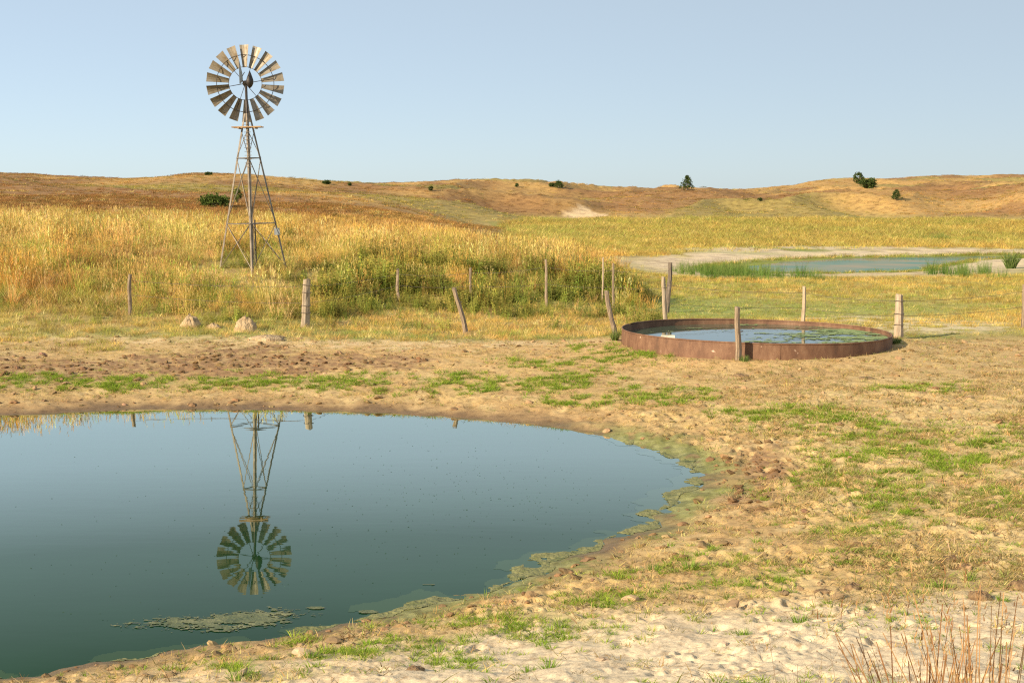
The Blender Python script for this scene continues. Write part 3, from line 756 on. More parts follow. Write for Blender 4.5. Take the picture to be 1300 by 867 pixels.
post('A', (390, 354.5), (387, 416), .105, 'wood_pale', 'thick pale upright fence post wrapped with wire beside the dirt heaps', D=36.4, bend=.008, wraps=(.88, .72, .45, .30))
post('B', (168, 349), (164.5, 399), .052, 'wood', 'thin crooked grey fence post standing alone in golden grass', D=37.2, bend=.03)
post('C', (578, 366), (592, 420), .062, 'wood', 'leaning weathered fence post at the edge of the dirt track', D=35.6, bend=.025, wraps=(.7,))
post('D', (503, 342), (507, 386), .042, 'wood', 'thin bent fence post before the weedy bank, nearest the thick wired post', D=42.2, bend=.04)
post('E', (598, 340), (599, 384), .038, 'wood', 'thin grey fence post in the weeds behind the leaning post', D=42.4, bend=.02)
post('F', (692, 330), (694, 382), .042, 'wood', 'slim pale fence post midway along the weedy bank', D=42.4, bend=.015)
post('G', (779, 335), (779, 378), .036, 'wood', 'slim grey fence post half hidden by russet grass', D=42.6, bend=.01)
post('G2', (765, 328), (765, 372), .028, 'wood_pale', 'very thin pale stake in the russet grass', D=44, bend=.01)
post('H', (771, 370), (781, 414), .06, 'wood', 'leaning forked fence post just outside the tank beside the track', D=34.6, bend=.02)
post('I', (843, 352), (845, 406), .058, 'wood_pale', 'upright pale post rising behind the tank near the float', D=37.2, bend=.012, wraps=(.8,))
post('J', (849, 334), (847, 380), .075, 'wood_dark', 'dark charred-looking post at the end of the weedy bank', D=42.4, bend=.03)
post('K', (1021, 364), (1019, 403), .05, 'wood_pale', 'short slim pale post behind the middle of the tank', D=37.6, bend=.012)
post('L', (1142, 374), (1141, 423), .10, 'wood_pale', 'stout pale post standing right beside the tank', D=34.4, bend=.006, wraps=(.85, .55, .3))
post('N', (939, 390), (937, 452), .062, 'wood', 'crooked post leaning on the rusty front of the tank', D=TANK[1]-TANK_R-.14, bend=.03, wraps=(.55,))
post('O', (1301, 362), (1299, 402), .05, 'wood', 'thin post in the meadow at the far end of the fence', D=37.5, bend=.015)

def wire(a, b, fa, fb, label, sag=.06, r=.005):
    p = POSTS[a][0]+POSTS[a][1]*fa; q = POSTS[b][0]+POSTS[b][1]*fb
    pts = [p.lerp(q, t)-Vector((0, 0, sag*4*t*(1-t))) for t in np.linspace(0, 1, 9)]
    o = mesh_obj('fence_wire', *tube(pts, r, 5), 'wire'); tag(o, label, 'wire', 'sagging wires of the pasture fence')
names = {'A': 'thick wired post', 'B': 'lone crooked post', 'D': 'bent post', 'E': 'thin grey post', 'F': 'slim pale post', 'G': 'half hidden post', 'J': 'dark post', 'I': 'post behind the tank', 'K': 'short slim post', 'L': 'stout pale post', 'O': 'meadow post'}
for a, b in (('B', 'A'), ('A', 'D'), ('D', 'E'), ('E', 'F'), ('F', 'G'), ('G', 'J'), ('K', 'L'), ('L', 'O'), ('I', 'K')):
    for f, w in ((.85, 'upper'), (.5, 'lower')):
        wire(a, b, f, f, '%s rusty fence wire strung from %s to %s' % (w, names[a], names[b]))

# ------------------------------------------------------------------ plants: sources for scattered ground cover
SRC = bpy.data.collections.new("sources")       # never linked to the scene
class G:
    def __init__(s): s.V = []; s.F = []; s.h = []; s.r = []
    def blade(s, p, az, length, w, lean, curve, seg=3, r=None, tipw=0.0, roll=None):
        r = random.random() if r is None else r
        d = Vector((math.cos(az), math.sin(az), 0)); side0 = Vector((-math.sin(az), math.cos(az), 0))
        ro = random.uniform(0, math.pi) if roll is None else roll
        side = side0*math.cos(ro)+d*math.sin(ro)
        pos = Vector(p); ang = lean; st = length/seg; i0 = len(s.V)
        for i in range(seg+1):
            f = i/seg; ww = w*(1-f)**.7 if tipw == 0 else w*(1-f)+tipw*f
            ww = max(ww, w*.12)
            s.V += [pos-side*ww/2, pos+side*ww/2]; s.h += [f, f]; s.r += [r, r]
            if i < seg: s.F.append((i0+2*i, i0+2*i+1, i0+2*i+3, i0+2*i+2))
            pos = pos+(d*math.sin(ang)+Vector((0, 0, math.cos(ang))))*st; ang += curve/seg
        return pos
    def leaf(s, p, az, tilt, L, w, r=None, h=.6):
        r = random.random() if r is None else r
        d = Vector((math.cos(az)*math.cos(tilt), math.sin(az)*math.cos(tilt), math.sin(tilt))); sd = Vector((-math.sin(az), math.cos(az), random.uniform(-.3, .3)))
        p = Vector(p); i = len(s.V)
        s.V += [p, p+d*L*.45+sd*w/2, p+d*L-Vector((0, 0, L*.2)), p+d*L*.45-sd*w/2]; s.h += [h]*4; s.r += [r]*4; s.F.append((i, i+1, i+2, i+3))
    def obj(s, name, mat):
        o = mesh_obj(name, s.V, s.F, mat, link=False, attrs={'h': s.h, 'r': s.r}); SRC.objects.link(o); return o
U = random.uniform
def rdisk(R):
    a = U(0, 2*math.pi); q = R*math.sqrt(random.random()); return (math.cos(a)*q, math.sin(a)*q, -.03), a
KIND = {}
def reg(kind, makers):
    KIND[kind] = makers
def mk_tall(i):
    g = G()
    for k in range(34):
        p, a = rdisk(.16); g.blade(p, a+U(-.6, .6), U(.45, .85), U(.009, .016), U(.02, .3), U(.1, 1.0))
    for k in range(9):
        p, a = rdisk(.12); L = U(.75, 1.1); r = U(.5, 1)
        t = g.blade(p, a, L, .006, U(.0, .16), U(.05, .35), r=r, tipw=.004)
        for m in range(4): g.blade(t-Vector((0, 0, .05*m)), a+U(-1, 1), U(.07, .14), .014, U(.1, .7), .4, seg=2, r=r)
    return g.obj('src_a_tall_%d' % i, 'grass')
def mk_short(i):
    g = G()
    for k in range(30):
        p, a = rdisk(.14); g.blade(p, a+U(-.8, .8), U(.10, .30), U(.006, .012), U(.05, .7), U(.2, 1.2), seg=2)
    return g.obj('src_b_short_%d' % i, 'grass')
def mk_forb(i):
    g = G()
    for k in range(6):
        p, a = rdisk(.16); L = U(.45, .85); ln = U(.02, .25); r = U(.1, .9)
        g.blade(p, a, L, .012, ln, .1, seg=2, r=.2, tipw=.006)
        for m in range(13):
            f = U(.15, 1); q = Vector(p)+Vector((math.cos(a)*math.sin(ln)*L*f, math.sin(a)*math.sin(ln)*L*f, L*f*math.cos(ln)))
            g.leaf(q, U(0, 6.28), U(.0, .8), U(.06, .13)*(1.2-.5*f), U(.025, .045), r=min(1, max(0, r+U(-.25, .25))), h=f)
    return g.obj('src_c_forb_%d' % i, 'grass')
def mk_sprout(i):
    g = G()
    for k in range(18):
        p, a = rdisk(.045); g.blade((p[0], p[1], -.01), a+U(-.4, .4), U(.05, .13), U(.006, .011), U(.15, .9), U(.3, 1.1), seg=3)
    return g.obj('src_d_sprout_%d' % i, 'sprout')
def mk_litter(i):
    g = G()
    for k in range(16):
        p, a = rdisk(.13); g.blade((p[0], p[1], U(-.004, .012)), U(0, 6.28), U(.03, .12), U(.004, .009), U(.9, 1.5), U(-.1, .5), seg=2, roll=U(-.5, .5))
    return g.obj('src_e_litter_%d' % i, 'grass')
def mk_hill(i):
    g = G()
    for k in range(34):
        p, a = rdisk(.55); g.blade(p, a+U(-1, 1), U(.25, .62), U(.03, .06), U(.0, .45), U(.1, .8), seg=2)
    return g.obj('src_f_hill_%d' % i, 'grass')
def mk_reed(i):
    g = G()
    for k in range(40):
        p, a = rdisk(.35); g.blade(p, a+U(-.7, .7), U(.7, 1.35), U(.014, .024), U(.0, .2), U(.0, .5))
    return g.obj('src_g_reed_%d' % i, 'grass')
def mk_stub(i):
    g = G()
    for k in range(22):
        p, a = rdisk(.07); g.blade((p[0], p[1], -.01), a+U(-.8, .8), U(.02, .075), U(.004, .008), U(.2, 1.1), U(.2, 1.0), seg=2)
    return g.obj('src_h_stub_%d' % i, 'grass')
def mk_clod(i):
    import bmesh
    bm = bmesh.new(); bmesh.ops.create_icosphere(bm, subdivisions=2, radius=.5)
    r = random.Random(i); o = (r.uniform(0, 9), r.uniform(0, 9), r.uniform(0, 9))
    from mathutils import noise
    for v in bm.verts:
        q = noise.noise(v.co*2.2+Vector(o)); q2 = noise.noise(v.co*6+Vector(o))
        v.co = v.co*(1+.55*q+.25*q2); v.co.z = v.co.z*.6+.05
    V = [tuple(v.co) for v in bm.verts]; Fc = [tuple(v.index for v in f.verts) for f in bm.faces]; bm.free()
    ob = mesh_obj('src_i_clod_%d' % i, V, Fc, 'clod', link=False, attrs={'h': [.5]*len(V), 'r': [r.random()]*len(V)}); SRC.objects.link(ob); return ob
ORDER = [('tall', mk_tall, 5), ('short', mk_short, 4), ('forb', mk_forb, 4), ('sprout', mk_sprout, 4), ('litter', mk_litter, 4), ('hill', mk_hill, 4), ('reed', mk_reed, 3), ('stub', mk_stub, 4), ('clod', mk_clod, 5)]
IDX = {}
_c = 0
for nm, fn, cnt in ORDER:
    IDX[nm] = (_c, cnt); _c += cnt
    for i in range(cnt): fn(i)

def node_group():
    ng = bpy.data.node_groups.new("plant_scatter", 'GeometryNodeTree')
    ng.interface.new_socket('Geometry', in_out='INPUT', socket_type='NodeSocketGeometry')
    ng.interface.new_socket('Geometry', in_out='OUTPUT', socket_type='NodeSocketGeometry')
    N = ng.nodes.new; L = ng.links.new
    gi = N('NodeGroupInput'); go = N('NodeGroupOutput'); ip = N('GeometryNodeInstanceOnPoints')
    ci = N('GeometryNodeCollectionInfo'); ci.inputs['Collection'].default_value = SRC
    ci.inputs['Separate Children'].default_value = True; ci.inputs['Reset Children'].default_value = True
    def na(nm, t):
        a = N('GeometryNodeInputNamedAttribute'); a.data_type = t; a.inputs['Name'].default_value = nm; return a.outputs['Attribute']
    m2p = N('GeometryNodeMeshToPoints'); L(gi.outputs[0], m2p.inputs[0])
    L(m2p.outputs[0], ip.inputs['Points']); L(ci.outputs[0], ip.inputs['Instance']); ip.inputs['Pick Instance'].default_value = True
    L(na('kind_index', 'INT'), ip.inputs['Instance Index']); L(na('turn', 'FLOAT_VECTOR'), ip.inputs['Rotation']); L(na('size', 'FLOAT_VECTOR'), ip.inputs['Scale'])
    L(ip.outputs[0], go.inputs[0])
    return ng
NG = node_group()
def scatter(name, P, kinds, size, col, label, cat=None, tilt=.0, wide=None):
    n = len(P); me = bpy.data.meshes.new(name); me.vertices.add(n); me.vertices.foreach_set('co', P.astype(np.float32).ravel())
    if isinstance(kinds, str): kinds = np.array([kinds]*n)
    k = np.zeros(n, np.int32)
    for nm, (o, c) in IDX.items():
        m = kinds == nm
        if m.any(): k[m] = o+rng.integers(0, c, m.sum())
    a = me.attributes.new('kind_index', 'INT', 'POINT'); a.data.foreach_set('value', k)
    tv = np.stack([rng.normal(0, 1, n)*tilt, rng.normal(0, 1, n)*tilt, rng.uniform(0, 6.283, n)], -1)
    a = me.attributes.new('turn', 'FLOAT_VECTOR', 'POINT'); a.data.foreach_set('vector', tv.astype(np.float32).ravel())
    size = np.asarray(size, float)
    if size.ndim == 1: size = np.stack([size]*3, -1)
    a = me.attributes.new('size', 'FLOAT_VECTOR', 'POINT'); a.data.foreach_set('vector', size.astype(np.float32).ravel())
    a = me.attributes.new('col', 'FLOAT_COLOR', 'POINT'); a.data.foreach_set('color', np.concatenate([np.clip(col, 0, 1), np.ones((n, 1))], 1).astype(np.float32).ravel())
    me.update()
    o = bpy.data.objects.new(name, me); COL.objects.link(o)
    md = o.modifiers.new('plants', 'NODES'); md.node_group = NG
    return tag(o, label, cat, kind='stuff')
def fan(n, y0, y1, u0=-160, u1=1460, p=2.0):
    """random places on the land between two distances, even per area"""
    y = (rng.uniform(y0**p, y1**p, n))**(1/p); u = rng.uniform(u0, u1, n)
    return (u-PW/2)/F*y, y, u
def lc(*c): return np.array(c, float)[None, :]
def jitter(c, a): return c*(1+rng.normal(0, a, (len(c), 1)))*(1+rng.normal(0, a*.35, c.shape))
BASE = lambda x, y: np.hypot(x-TANK[0], y-TANK[1]) < TANK_R+.12

# ---- tall grass on the windmill bank
def bank_grass():
    n = 46000
    x, y, u = fan(n, 32.0, 74, -220, 900)
    z, d = land(x, y)
    nz = fbm(x*.35, y*.35, 3, 211); nf = fbm(x*1.3, y*1.3, 3, 213); nb = fbm(x*.12, y*.12, 2, 217)
    front = np.interp(u, [-300, 330, 430, 520, 800, 900], [37.0, 37.2, 39, 42.2, 42.8, 43])
    edge = 34.3+(fbm(x*.8, np.zeros_like(x), 2, 219)-.5)*1.4
    tallness = sst(-1.0, 2.6, y-front+(nf-.5)*3)
    right = 1-sst(800, 845, u+(y-43)*4)
    verge = (y > 32.2) & (y < 34) & (fbm(x*.9, y*1.5, 2, 225) > .52) & (u < 150)
    keep = ((y > edge) | verge) & ((u < 800+(y-43)*0) | (rng.random(n) < right)) & ~((y > 50) & (u > 700) & (rng.random(n) < sst(700, 800, u)))
    keep &= ~BASE(x, y)
    keep &= (y < 58) | (rng.random(n) < .75)
    x, y, u, z, nz, nf, nb, tallness = [q[keep] for q in (x, y, u, z, nz, nf, nb, tallness)]; n = len(x)
    px, py = proj(x, y, z)
    patch = sst(.36, .6, fbm(x*.55+9, y*.55, 3, 221))
    kinds = np.where(rng.random(n) < tallness*lerp(.18, .85, patch), 'tall', 'short').astype(object)
    forbz = (blob(px, py, 600, 372, 230, 26, .4)+blob(px, py, 470, 360, 90, 22, .4)+blob(px, py, 330, 330, 60, 12)*.6+blob(px, py, 230, 385, 60, 14)*.35+blob(px, py, 100, 300, 200, 12)*.25)
    nq = fbm(x*.85+5, y*.6, 3, 223)
    forbz = forbz + .7*sst(.56, .67, nq)*(y > 36.3)*lerp(.35, 1, sst(180, 300, u)) + .5*sst(40.5, 37.5, y)*(y > 36.2)*sst(.45, .6, nf)*(u < 450)*(u > 120)
    forb = (rng.random(n) < np.clip(forbz, 0, 1)*.88*sst(.33, .5, nf+.06)) & (y > 36)
    kinds[forb] = 'forb'
    gold = lc(.585, .375, .12); straw = lc(.66, .475, .20); orange = lc(.48, .245, .08); green = lc(.27, .30, .07); olive = lc(.36, .32, .09)
    c = lerp(gold, straw, sst(.45, .65, nz)[:, None])
    c = lerp(c, orange, (np.clip(blob(px, py, 60, 375, 130, 30)+blob(px, py, 200, 350, 120, 22)*.7+blob(px, py, 790, 355, 60, 34)*1.6+blob(px, py, 350, 295, 60, 12)*.3, 0, 1)*(.35+.65*sst(.35, .6, nf)))[:, None])
    c = lerp(c, olive, (np.clip(blob(px, py, 150, 296, 260, 18)*.8+blob(px, py, 560, 335, 200, 20)*.6+blob(px, py, 300, 400, 120, 18)*.6+blob(px, py, 60, 320, 90, 10)*.6, 0, 1)*sst(.35, .55, nb*.5+nf*.5))[:, None])
    c = lerp(c, green, (np.clip(sst(.46, .62, nf)*.85*(1-sst(46, 62, y)), 0, 1))[:, None])
    c = lerp(c, lc(.30, .19, .08), (sst(.56, .68, fbm(x*.5, y*.4+3, 3, 227))*.7)[:, None])
    c = np.where((kinds == 'short')[:, None], lerp(c, lc(.36, .33, .10), .55), c)
    c = np.where(((kinds == 'short') & (u > 420))[:, None], lerp(lc(.55, .38, .13), lc(.28, .31, .09), (sst(.42, .6, nf)*sst(38, 35.5, y)+.1)[:, None].clip(0, 1)), c)
    dk = sst(.6, .68, nq)*rng.random(n)
    c = np.where(forb[:, None], lerp(lc(.19, .215, .05), lc(.46, .44, .125), rng.random(n)[:, None])*(1-.5*dk[:, None]), c)
    q = rng.random(n)
    c = np.where(((q < .10) & ~forb)[:, None], lc(.22, .14, .06), c); c = np.where(((q > .86) & ~forb)[:, None], lc(.72, .53, .26), c); c = np.where(((q > .78) & (q < .86) & (y < 47))[:, None], lc(.30, .36, .08), c)
    c = jitter(c, .2)*1.30
    sz = rng.uniform(.7, 1.2, n)*np.where(kinds == 'short', lerp(.7, 1.45, tallness), lerp(.4, .64, tallness)*lerp(.6, 1.25, sst(.35, .65, fbm(x*.8, y*.8+2, 2, 229))))
    sz = sz*np.where(kinds == 'forb', 1.3, 1)*(1-.55*blob(px, py, 322, 350, 110, 28, .4))*lerp(1, .85, sst(48, 56, y))
    big = np.where(y > 52, 1.0, 1.0)
    S = np.stack([sz*1.4, sz*1.4, sz*big], -1)
    P = np.stack([x, y, z-.02], -1)
    scatter('prairie_grass', P, kinds, S, c, 'tall golden prairie grass and leafy weeds covering the windmill bank', 'grass', .07)
bank_grass()

# ---- meadow right of the bank and beyond
def meadow():
    n = 62000
    x, y, u = fan(n, 34.2, 175, 640, 1500, 1.3)
    z, d = land(x, y)
    nf = fbm(x*.5, y*.25, 3, 231); nb = fbm(x*.08, y*.05, 3, 233)
    edge = np.interp(u, [600, 780, 860, 1130, 1160, 1500], [34.2, 35.5, 37.0, 37.2, 34.8, 34.6])
    fd = sdist(FARP, x, y); fdn = fd+(fbm(x*.25, y*.12, 3, 171)-.5)*5
    px, py = proj(x, y, z)
    arm = np.maximum(blob(px, py, 900, 327, 75, 5.5, .4), blob(px, py, 1060, 317, 240, 4.5, .4))
    bare = np.clip(blob(px, py, 1180, 415, 110, 8)+blob(px, py, 1090, 405, 80, 4), 0, 1)*sst(.4, .6, fbm(x*2.2, y*2.2, 3, 103))
    keep = (y > edge) & ~BASE(x, y) & ((fdn > 8) | ((fdn > .4) & (fdn < 1.8))) & (rng.random(n) > arm*.95) & (rng.random(n) > bare*.8) & ~((u < 820) & (y < 55)) & (z < 1.15+rng.random(n)*.5)
    x, y, u, z, nf, nb, px, py, fdn = [q[keep] for q in (x, y, u, z, nf, nb, px, py, fdn)]; n = len(x)
    gold = lc(.58, .385, .115); yel = lc(.46, .38, .10); green = lc(.25, .30, .075); or_ = lc(.48, .28, .09)
    c = lerp(gold, yel, sst(.4, .6, nf)[:, None]); c = lerp(c, green, (sst(.40, .60, nb*.6+nf*.4)*.9)[:, None])
    c = lerp(c, or_, (sst(.55, .7, nf)*.6)[:, None])
    gz_ = np.clip(blob(px, py, 1010, 392, 230, 13)+blob(px, py, 1240, 425, 90, 10), 0, 1)
    c = lerp(c, lc(.40, .37, .10), (sst(80, 110, y)*.55)[:, None])
    c = lerp(c, lc(.24, .30, .07), gz_[:, None]*.75)
    c = np.where((fdn < 3)[:, None], lc(.23, .25, .05), c)
    q = rng.random(n); c = np.where((q < .12)[:, None], lc(.26, .17, .065), c); c = np.where((q > .86)[:, None], lc(.64, .50, .20), c)
    c = jitter(c, .2)*1.22
    sz = rng.uniform(.6, 1.15, n)*lerp(.75, 1.9, sst(50, 150, y))
    S = np.stack([sz*lerp(1.3, 2.6, sst(45, 140, y)), sz*lerp(1.3, 2.6, sst(45, 140, y)), sz*np.where(gz_ > .4, .6, 1)], -1)
    scatter('meadow_grass', np.stack([x, y, z-.02], -1), 'short', S, c, 'short green and yellow meadow grass around the far pool', 'grass', .1)
    # reeds
    spots = [(900, 350, 40, 5, 85), (945, 352, 44, 4, 55), (1015, 356, 50, 3, 34), (1210, 351, 26, 5, 34), (1240, 348, 14, 3, 12), (1190, 308, 20, 3, 40)]
    P = []; C_ = []
    for cx, cy, rx, ry, m in spots:
        for _ in range(m):
            q = ground_hit(cx+rng.normal(0, rx*.5), cy+rng.normal(0, ry*.5), 40, 300) if False else None
            yy0 = on_plane(cx, cy, .4)[1]
            X = (cx+rng.normal(0, rx*.5)-PW/2)/F*yy0; Y = yy0+rng.normal(0, ry*.45)
            P.append((X, Y, gz(X, Y))); C_.append(lerp(np.array((.10, .20, .045)), np.array((.24, .30, .09)), rng.random()))
    P = np.array(P); sc_ = rng.uniform(.2, .72, len(P))*rng.uniform(.7, 1.1, len(P))
    scatter('reed_bed', P, 'reed', sc_, jitter(np.array(C_), .1), 'bright green reeds growing along the edge of the far pool', 'reeds', .06)
meadow()

# ---- dune grass on the hills
def hill_grass():
    parts = []
    for n, y0, y1, s0 in ((17000, 62, 125, .75), (24000, 110, 260, .72), (20000, 240, 520, .9)):
        x, y, u = fan(n, y0, y1, -120, 1420); z, d = land(x, y)
        keep = (z > 1.25+rng.random(n)*.6) & ~((y < 110) & (u > 780))
        q = np.exp(-((x-BLOW[0])/3.0)**2-((y-BLOW[1])/5)**2)
        keep &= ~(sst(.35, .6, q+(fbm(x*.6, y*.3, 3, 181)-.5)*.5) > .3)
        parts.append(np.stack([x[keep], y[keep], z[keep], np.full(keep.sum(), s0)], -1))
    A = np.concatenate(parts); x, y, z, s0 = A.T; n = len(x)
    u = PW/2+F*x/y
    big = fbm(x/16, y/30, 4, 151); b2 = fbm(x/9, y/14, 3, 157); b3 = fbm(x/30, y/40, 3, 163)
    c = lerp(lc(.31, .168, .062), lc(.48, .30, .105), sst(.42, .6, big+.16*sst(650, 750, u)-.04)[:, None])
    c = lerp(c, lc(.25, .145, .06), (sst(.5, .68, b2)*.7)[:, None]); c = lerp(c, lc(.34, .31, .09), (sst(.52, .7, b3)*.7)[:, None])
    c = lerp(c, lc(.60, .44, .16), ((1-sst(64, 80, y))*.8)[:, None])
    dark = rng.random(n) < .14*sst(90, 140, y)
    c = np.where(dark[:, None], lc(.15, .14, .05), c)
    q = rng.random(n); c = np.where(((q > .88))[:, None], lc(.56, .41, .17), c)
    c = jitter(c, .2)*1.12
    sz = s0*rng.uniform(.6, 1.25, n)
    S = np.stack([sz*1.1, sz*1.1, sz*lerp(1.0, .42, sst(72, 115, y))], -1)
    scatter('dune_grass', np.stack([x, y, z-.03], -1), 'hill', S, c, 'dry brown and golden bunch grass clothing the distant dunes', 'grass', .1)
hill_grass()

# ---- trampled near ground: sprouts, stubble, straw and clods
def near_cover():
    n = 110000
    x, y, u = fan(n, 7.5, 34.5, -140, 1440, 1.5)
    z, d = land(x, y); Zn, px, py, nn, n2, nb = zones(x, y, z, d)
    ok = (d > .3) & ~BASE(x, y)
    fine = fbm(x*3, y*3, 3, 301)
    # sprouts
    m = ok & (rng.random(n) < Zn['sprout']*sst(.44, .54, fbm(x*5, y*5, 2, 303)))
    c = jitter(lerp(lc(.17, .29, .03), lc(.36, .45, .07), rng.random(m.sum())[:, None]), .1)
    s = rng.uniform(.5, 1.05, m.sum())*lerp(.75, 1.25, sst(10, 25, y[m]))
    scatter('grass_sprouts', np.stack([x[m], y[m], z[m]], -1), 'sprout', np.stack([s*1.2, s*1.2, s*.8], -1), c, 'fresh green grass sprouts dotting the trampled earth', 'grass', .1)
    # stubble and straw
    thatch = np.clip(.22+.42*sst(2, 5, x)*sst(31, 24, y)*sst(.35, .6, nn)+.08*sst(26, 34, y), 0, 1)*(1-.85*Zn['sand'])*(1-.6*Zn['mud'])
    m = ok & (rng.random(n) < thatch*.8*sst(.3, .5, fine+.06)) & (d > .5)
    k = m.sum()
    kd = np.where(rng.random(k) < .5, 'stub', 'litter').astype(object)
    c = lerp(lc(.64, .49, .25), lc(.50, .35, .16), rng.random(k)[:, None]); c = np.where((rng.random(k) < .22)[:, None], lc(.30, .31, .10), c); c = np.where((rng.random(k) < .1)[:, None], lc(.22, .14, .065), c)
    s = rng.uniform(.6, 1.25, k)*lerp(1, 1.25, sst(2, 5, x[m])*sst(31, 24, y[m]))
    scatter('dry_stubble', np.stack([x[m], y[m], z[m]], -1), kd, np.stack([s*1.2, s*1.2, s], -1), jitter(c, .22), 'dry straw and cropped stubble strewn over the trampled ground', 'straw', .15)
    # clods
    n = 30000
    x, y, u = fan(n, 7.5, 34.5, -140, 1440, 1.4)
    z, d = land(x, y); Zn, px, py, nn, n2, nb = zones(x, y, z, d)
    fine = fbm(x*2, y*2, 3, 307)
    p = np.clip(.12+.9*Zn['mud']+.25*sst(.5, .65, fine)-.35*Zn['sand']+.1*(d < 1.5), 0.004, 1)*.55
    m = (d > .15) & ~BASE(x, y) & (rng.random(n) < p); k = m.sum()
    c = lerp(lc(.40, .27, .15), lc(.26, .165, .085), rng.random(k)[:, None]); c = lerp(c, lc(.17, .10, .052), np.clip(Zn['mud'][m]*1.2+.5*(1-sst(.4, 1.2, d[m])), 0, 1)[:, None]*.85)
    c = lerp(c, lc(.55, .43, .29), Zn['sand'][m][:, None]*.8)
    s = rng.gamma(2.0, .022, k).clip(.015, .13)
    scatter('earth_clods', np.stack([x[m], y[m], z[m]], -1), 'clod', np.stack([s*1.3, s*1.3, s], -1), jitter(c, .12), 'small clods of earth littering the trampled ground', 'clods', .3)
near_cover()

# ------------------------------------------------------------------ algae along the pond
def algae():
    def patch(name, boxpx, fn, mat, label, step=.03, amp=.03, z0=.004):
        x0, x1, y0, y1 = boxpx
        gx = np.arange(x0, x1, step); gy = np.arange(y0, y1, step*1.3); GX, GY = np.meshgrid(gx, gy)
        f, hgt = fn(GX, GY); ok = f > 0
        keep = ok[:-1, :-1] & ok[1:, 1:] & ok[1:, :-1] & ok[:-1, 1:]
        ii, jj = np.nonzero(keep)
        idm = np.zeros(GX.shape, bool)
        for a, b in ((0, 0), (0, 1), (1, 1), (1, 0)): idm[ii+a, jj+b] = True
        ids = np.cumsum(idm.ravel()).reshape(GX.shape)-1
        V = np.stack([GX[idm], GY[idm], z0+hgt[idm]], -1)
        Fc = np.stack([ids[ii, jj], ids[ii, jj+1], ids[ii+1, jj+1], ids[ii+1, jj]], -1)
        o = mesh_obj(name, V.tolist(), Fc.tolist(), mat, None, True); tag(o, label, 'algae', kind='stuff'); return o
    def edge(X, Y, jag=.12):
        z, d = land(X.ravel(), Y.ravel()); z = z.reshape(X.shape); d = d.reshape(X.shape)
        px, py = proj(X, Y, 0*X)
        w = .08+.42*blob(px, py, 860, 640, 120, 70, .4)+.45*blob(px, py, 690, 722, 90, 30, .5)+.22*blob(px, py, 520, 775, 140, 16, .5)+.3*blob(px, py, 400, 800, 50, 10, .5)+.05*(py > 640)
        n = fbm(X*2.4, Y*2.4, 4, 401); n2 = fbm(X*9, Y*9, 3, 403)
        f = np.minimum(d+w*(n*1.3-.2), .10-d+(n-.5)*.3)-.03+(n2-.5)*jag-.2*(1-sst(.36, .5, fbm(X*1.5, Y*1.5, 2, 407)))*(1-sst(.2, .5, w))
        f = np.where(py < 545, -1, f)
        h = np.maximum(z, 0)+np.clip(f, 0, .1)*.22*n2-.003
        return f, h
    patch('shore_algae', (-7, 4.5, 11, 24.5), edge, 'algae', 'olive green algae scum lining the near shore of the pond', .022)
    def under(X, Y):
        f, h = edge(X, Y, .02); n = fbm(X*2.2, Y*2.6, 3, 405); f = f+.26*sst(.3, .6, n)+.05
        z, d = land(X.ravel(), Y.ravel()); d = d.reshape(X.shape)
        return np.where(d < .15, f, -1), 0*f
    patch('submerged_algae', (-7, 4.5, 11, 24.5), under, 'algae_under', 'dark green algae just under the water along the near shore', .022, z0=.0015)
    c = on_plane(278, 788)
    def mat_(X, Y):
        lx = (X-c[0])/.86; ly = (Y-c[1]-lx*.13)/.36
        n = fbm(X*3, Y*6, 4, 411); n2 = fbm(X*12, Y*40, 2, 413)
        q = 1-np.sqrt(lx**2+(ly*(1+.5*(lx < 0)*-lx))**2)+(n-.5)*1.0
        n3 = fbm(X*34, Y*90, 2, 417); f = q*.3-.05+(n2-.5)*.22+(n3-.5)*.26
        return f, .004*n2
    patch('algae_mat', (c[0]-1.1, c[0]+1.1, c[1]-.7, c[1]+.7), mat_, 'algae_mat', 'speckled olive mat of algae floating near the shore', .0075)
    for (px, py, a, b, lab) in ((400, 772, .10, .05, ''), (545, 742, .10, .03, ''), (470, 777, .10, .06, '')):
        c2 = on_plane(px, py)
        def bit(X, Y):
            n = fbm(X*6, Y*9, 3, int(px)); q = 1-np.sqrt(((X-c2[0])/a)**2+((Y-c2[1])/b)**2)+(n-.5)*.8
            return q, .006*n
        patch('algae_scrap', (c2[0]-a*2, c2[0]+a*2, c2[1]-b*2.5, c2[1]+b*2.5), bit, 'algae_mat', 'small scrap of algae drifting on the pond near the shore', .013)
algae()
def specks():
    V, Fc = [], []; r = random.Random(5); k = 0
    while k < 520:
        px, py = (r.gauss(600, 110), r.gauss(625, 38)) if k < 360 else (r.uniform(0, 620), r.uniform(560, 790))
        c = on_plane(px, py)
        if float(sdist(SHORE, np.array([c[0]]), np.array([c[1]]))[0]) > -.4: continue
        k += 1; q = r.uniform(.003, .009); a0 = r.uniform(0, 6.28); i = len(V); e = r.uniform(.35, 1)
        for m in range(5):
            a = a0+m*1.2566; V.append((c[0]+math.cos(a)*q*1.3, c[1]+math.sin(a)*q*e, .002+.003*(m % 2)))
        Fc.append(tuple(range(i, i+5)))
    tag(mesh_obj('pond_flecks', V, Fc, 'algae_wet'), 'tiny dark flecks floating scattered over the still pond', 'flecks', kind='stuff')
specks()

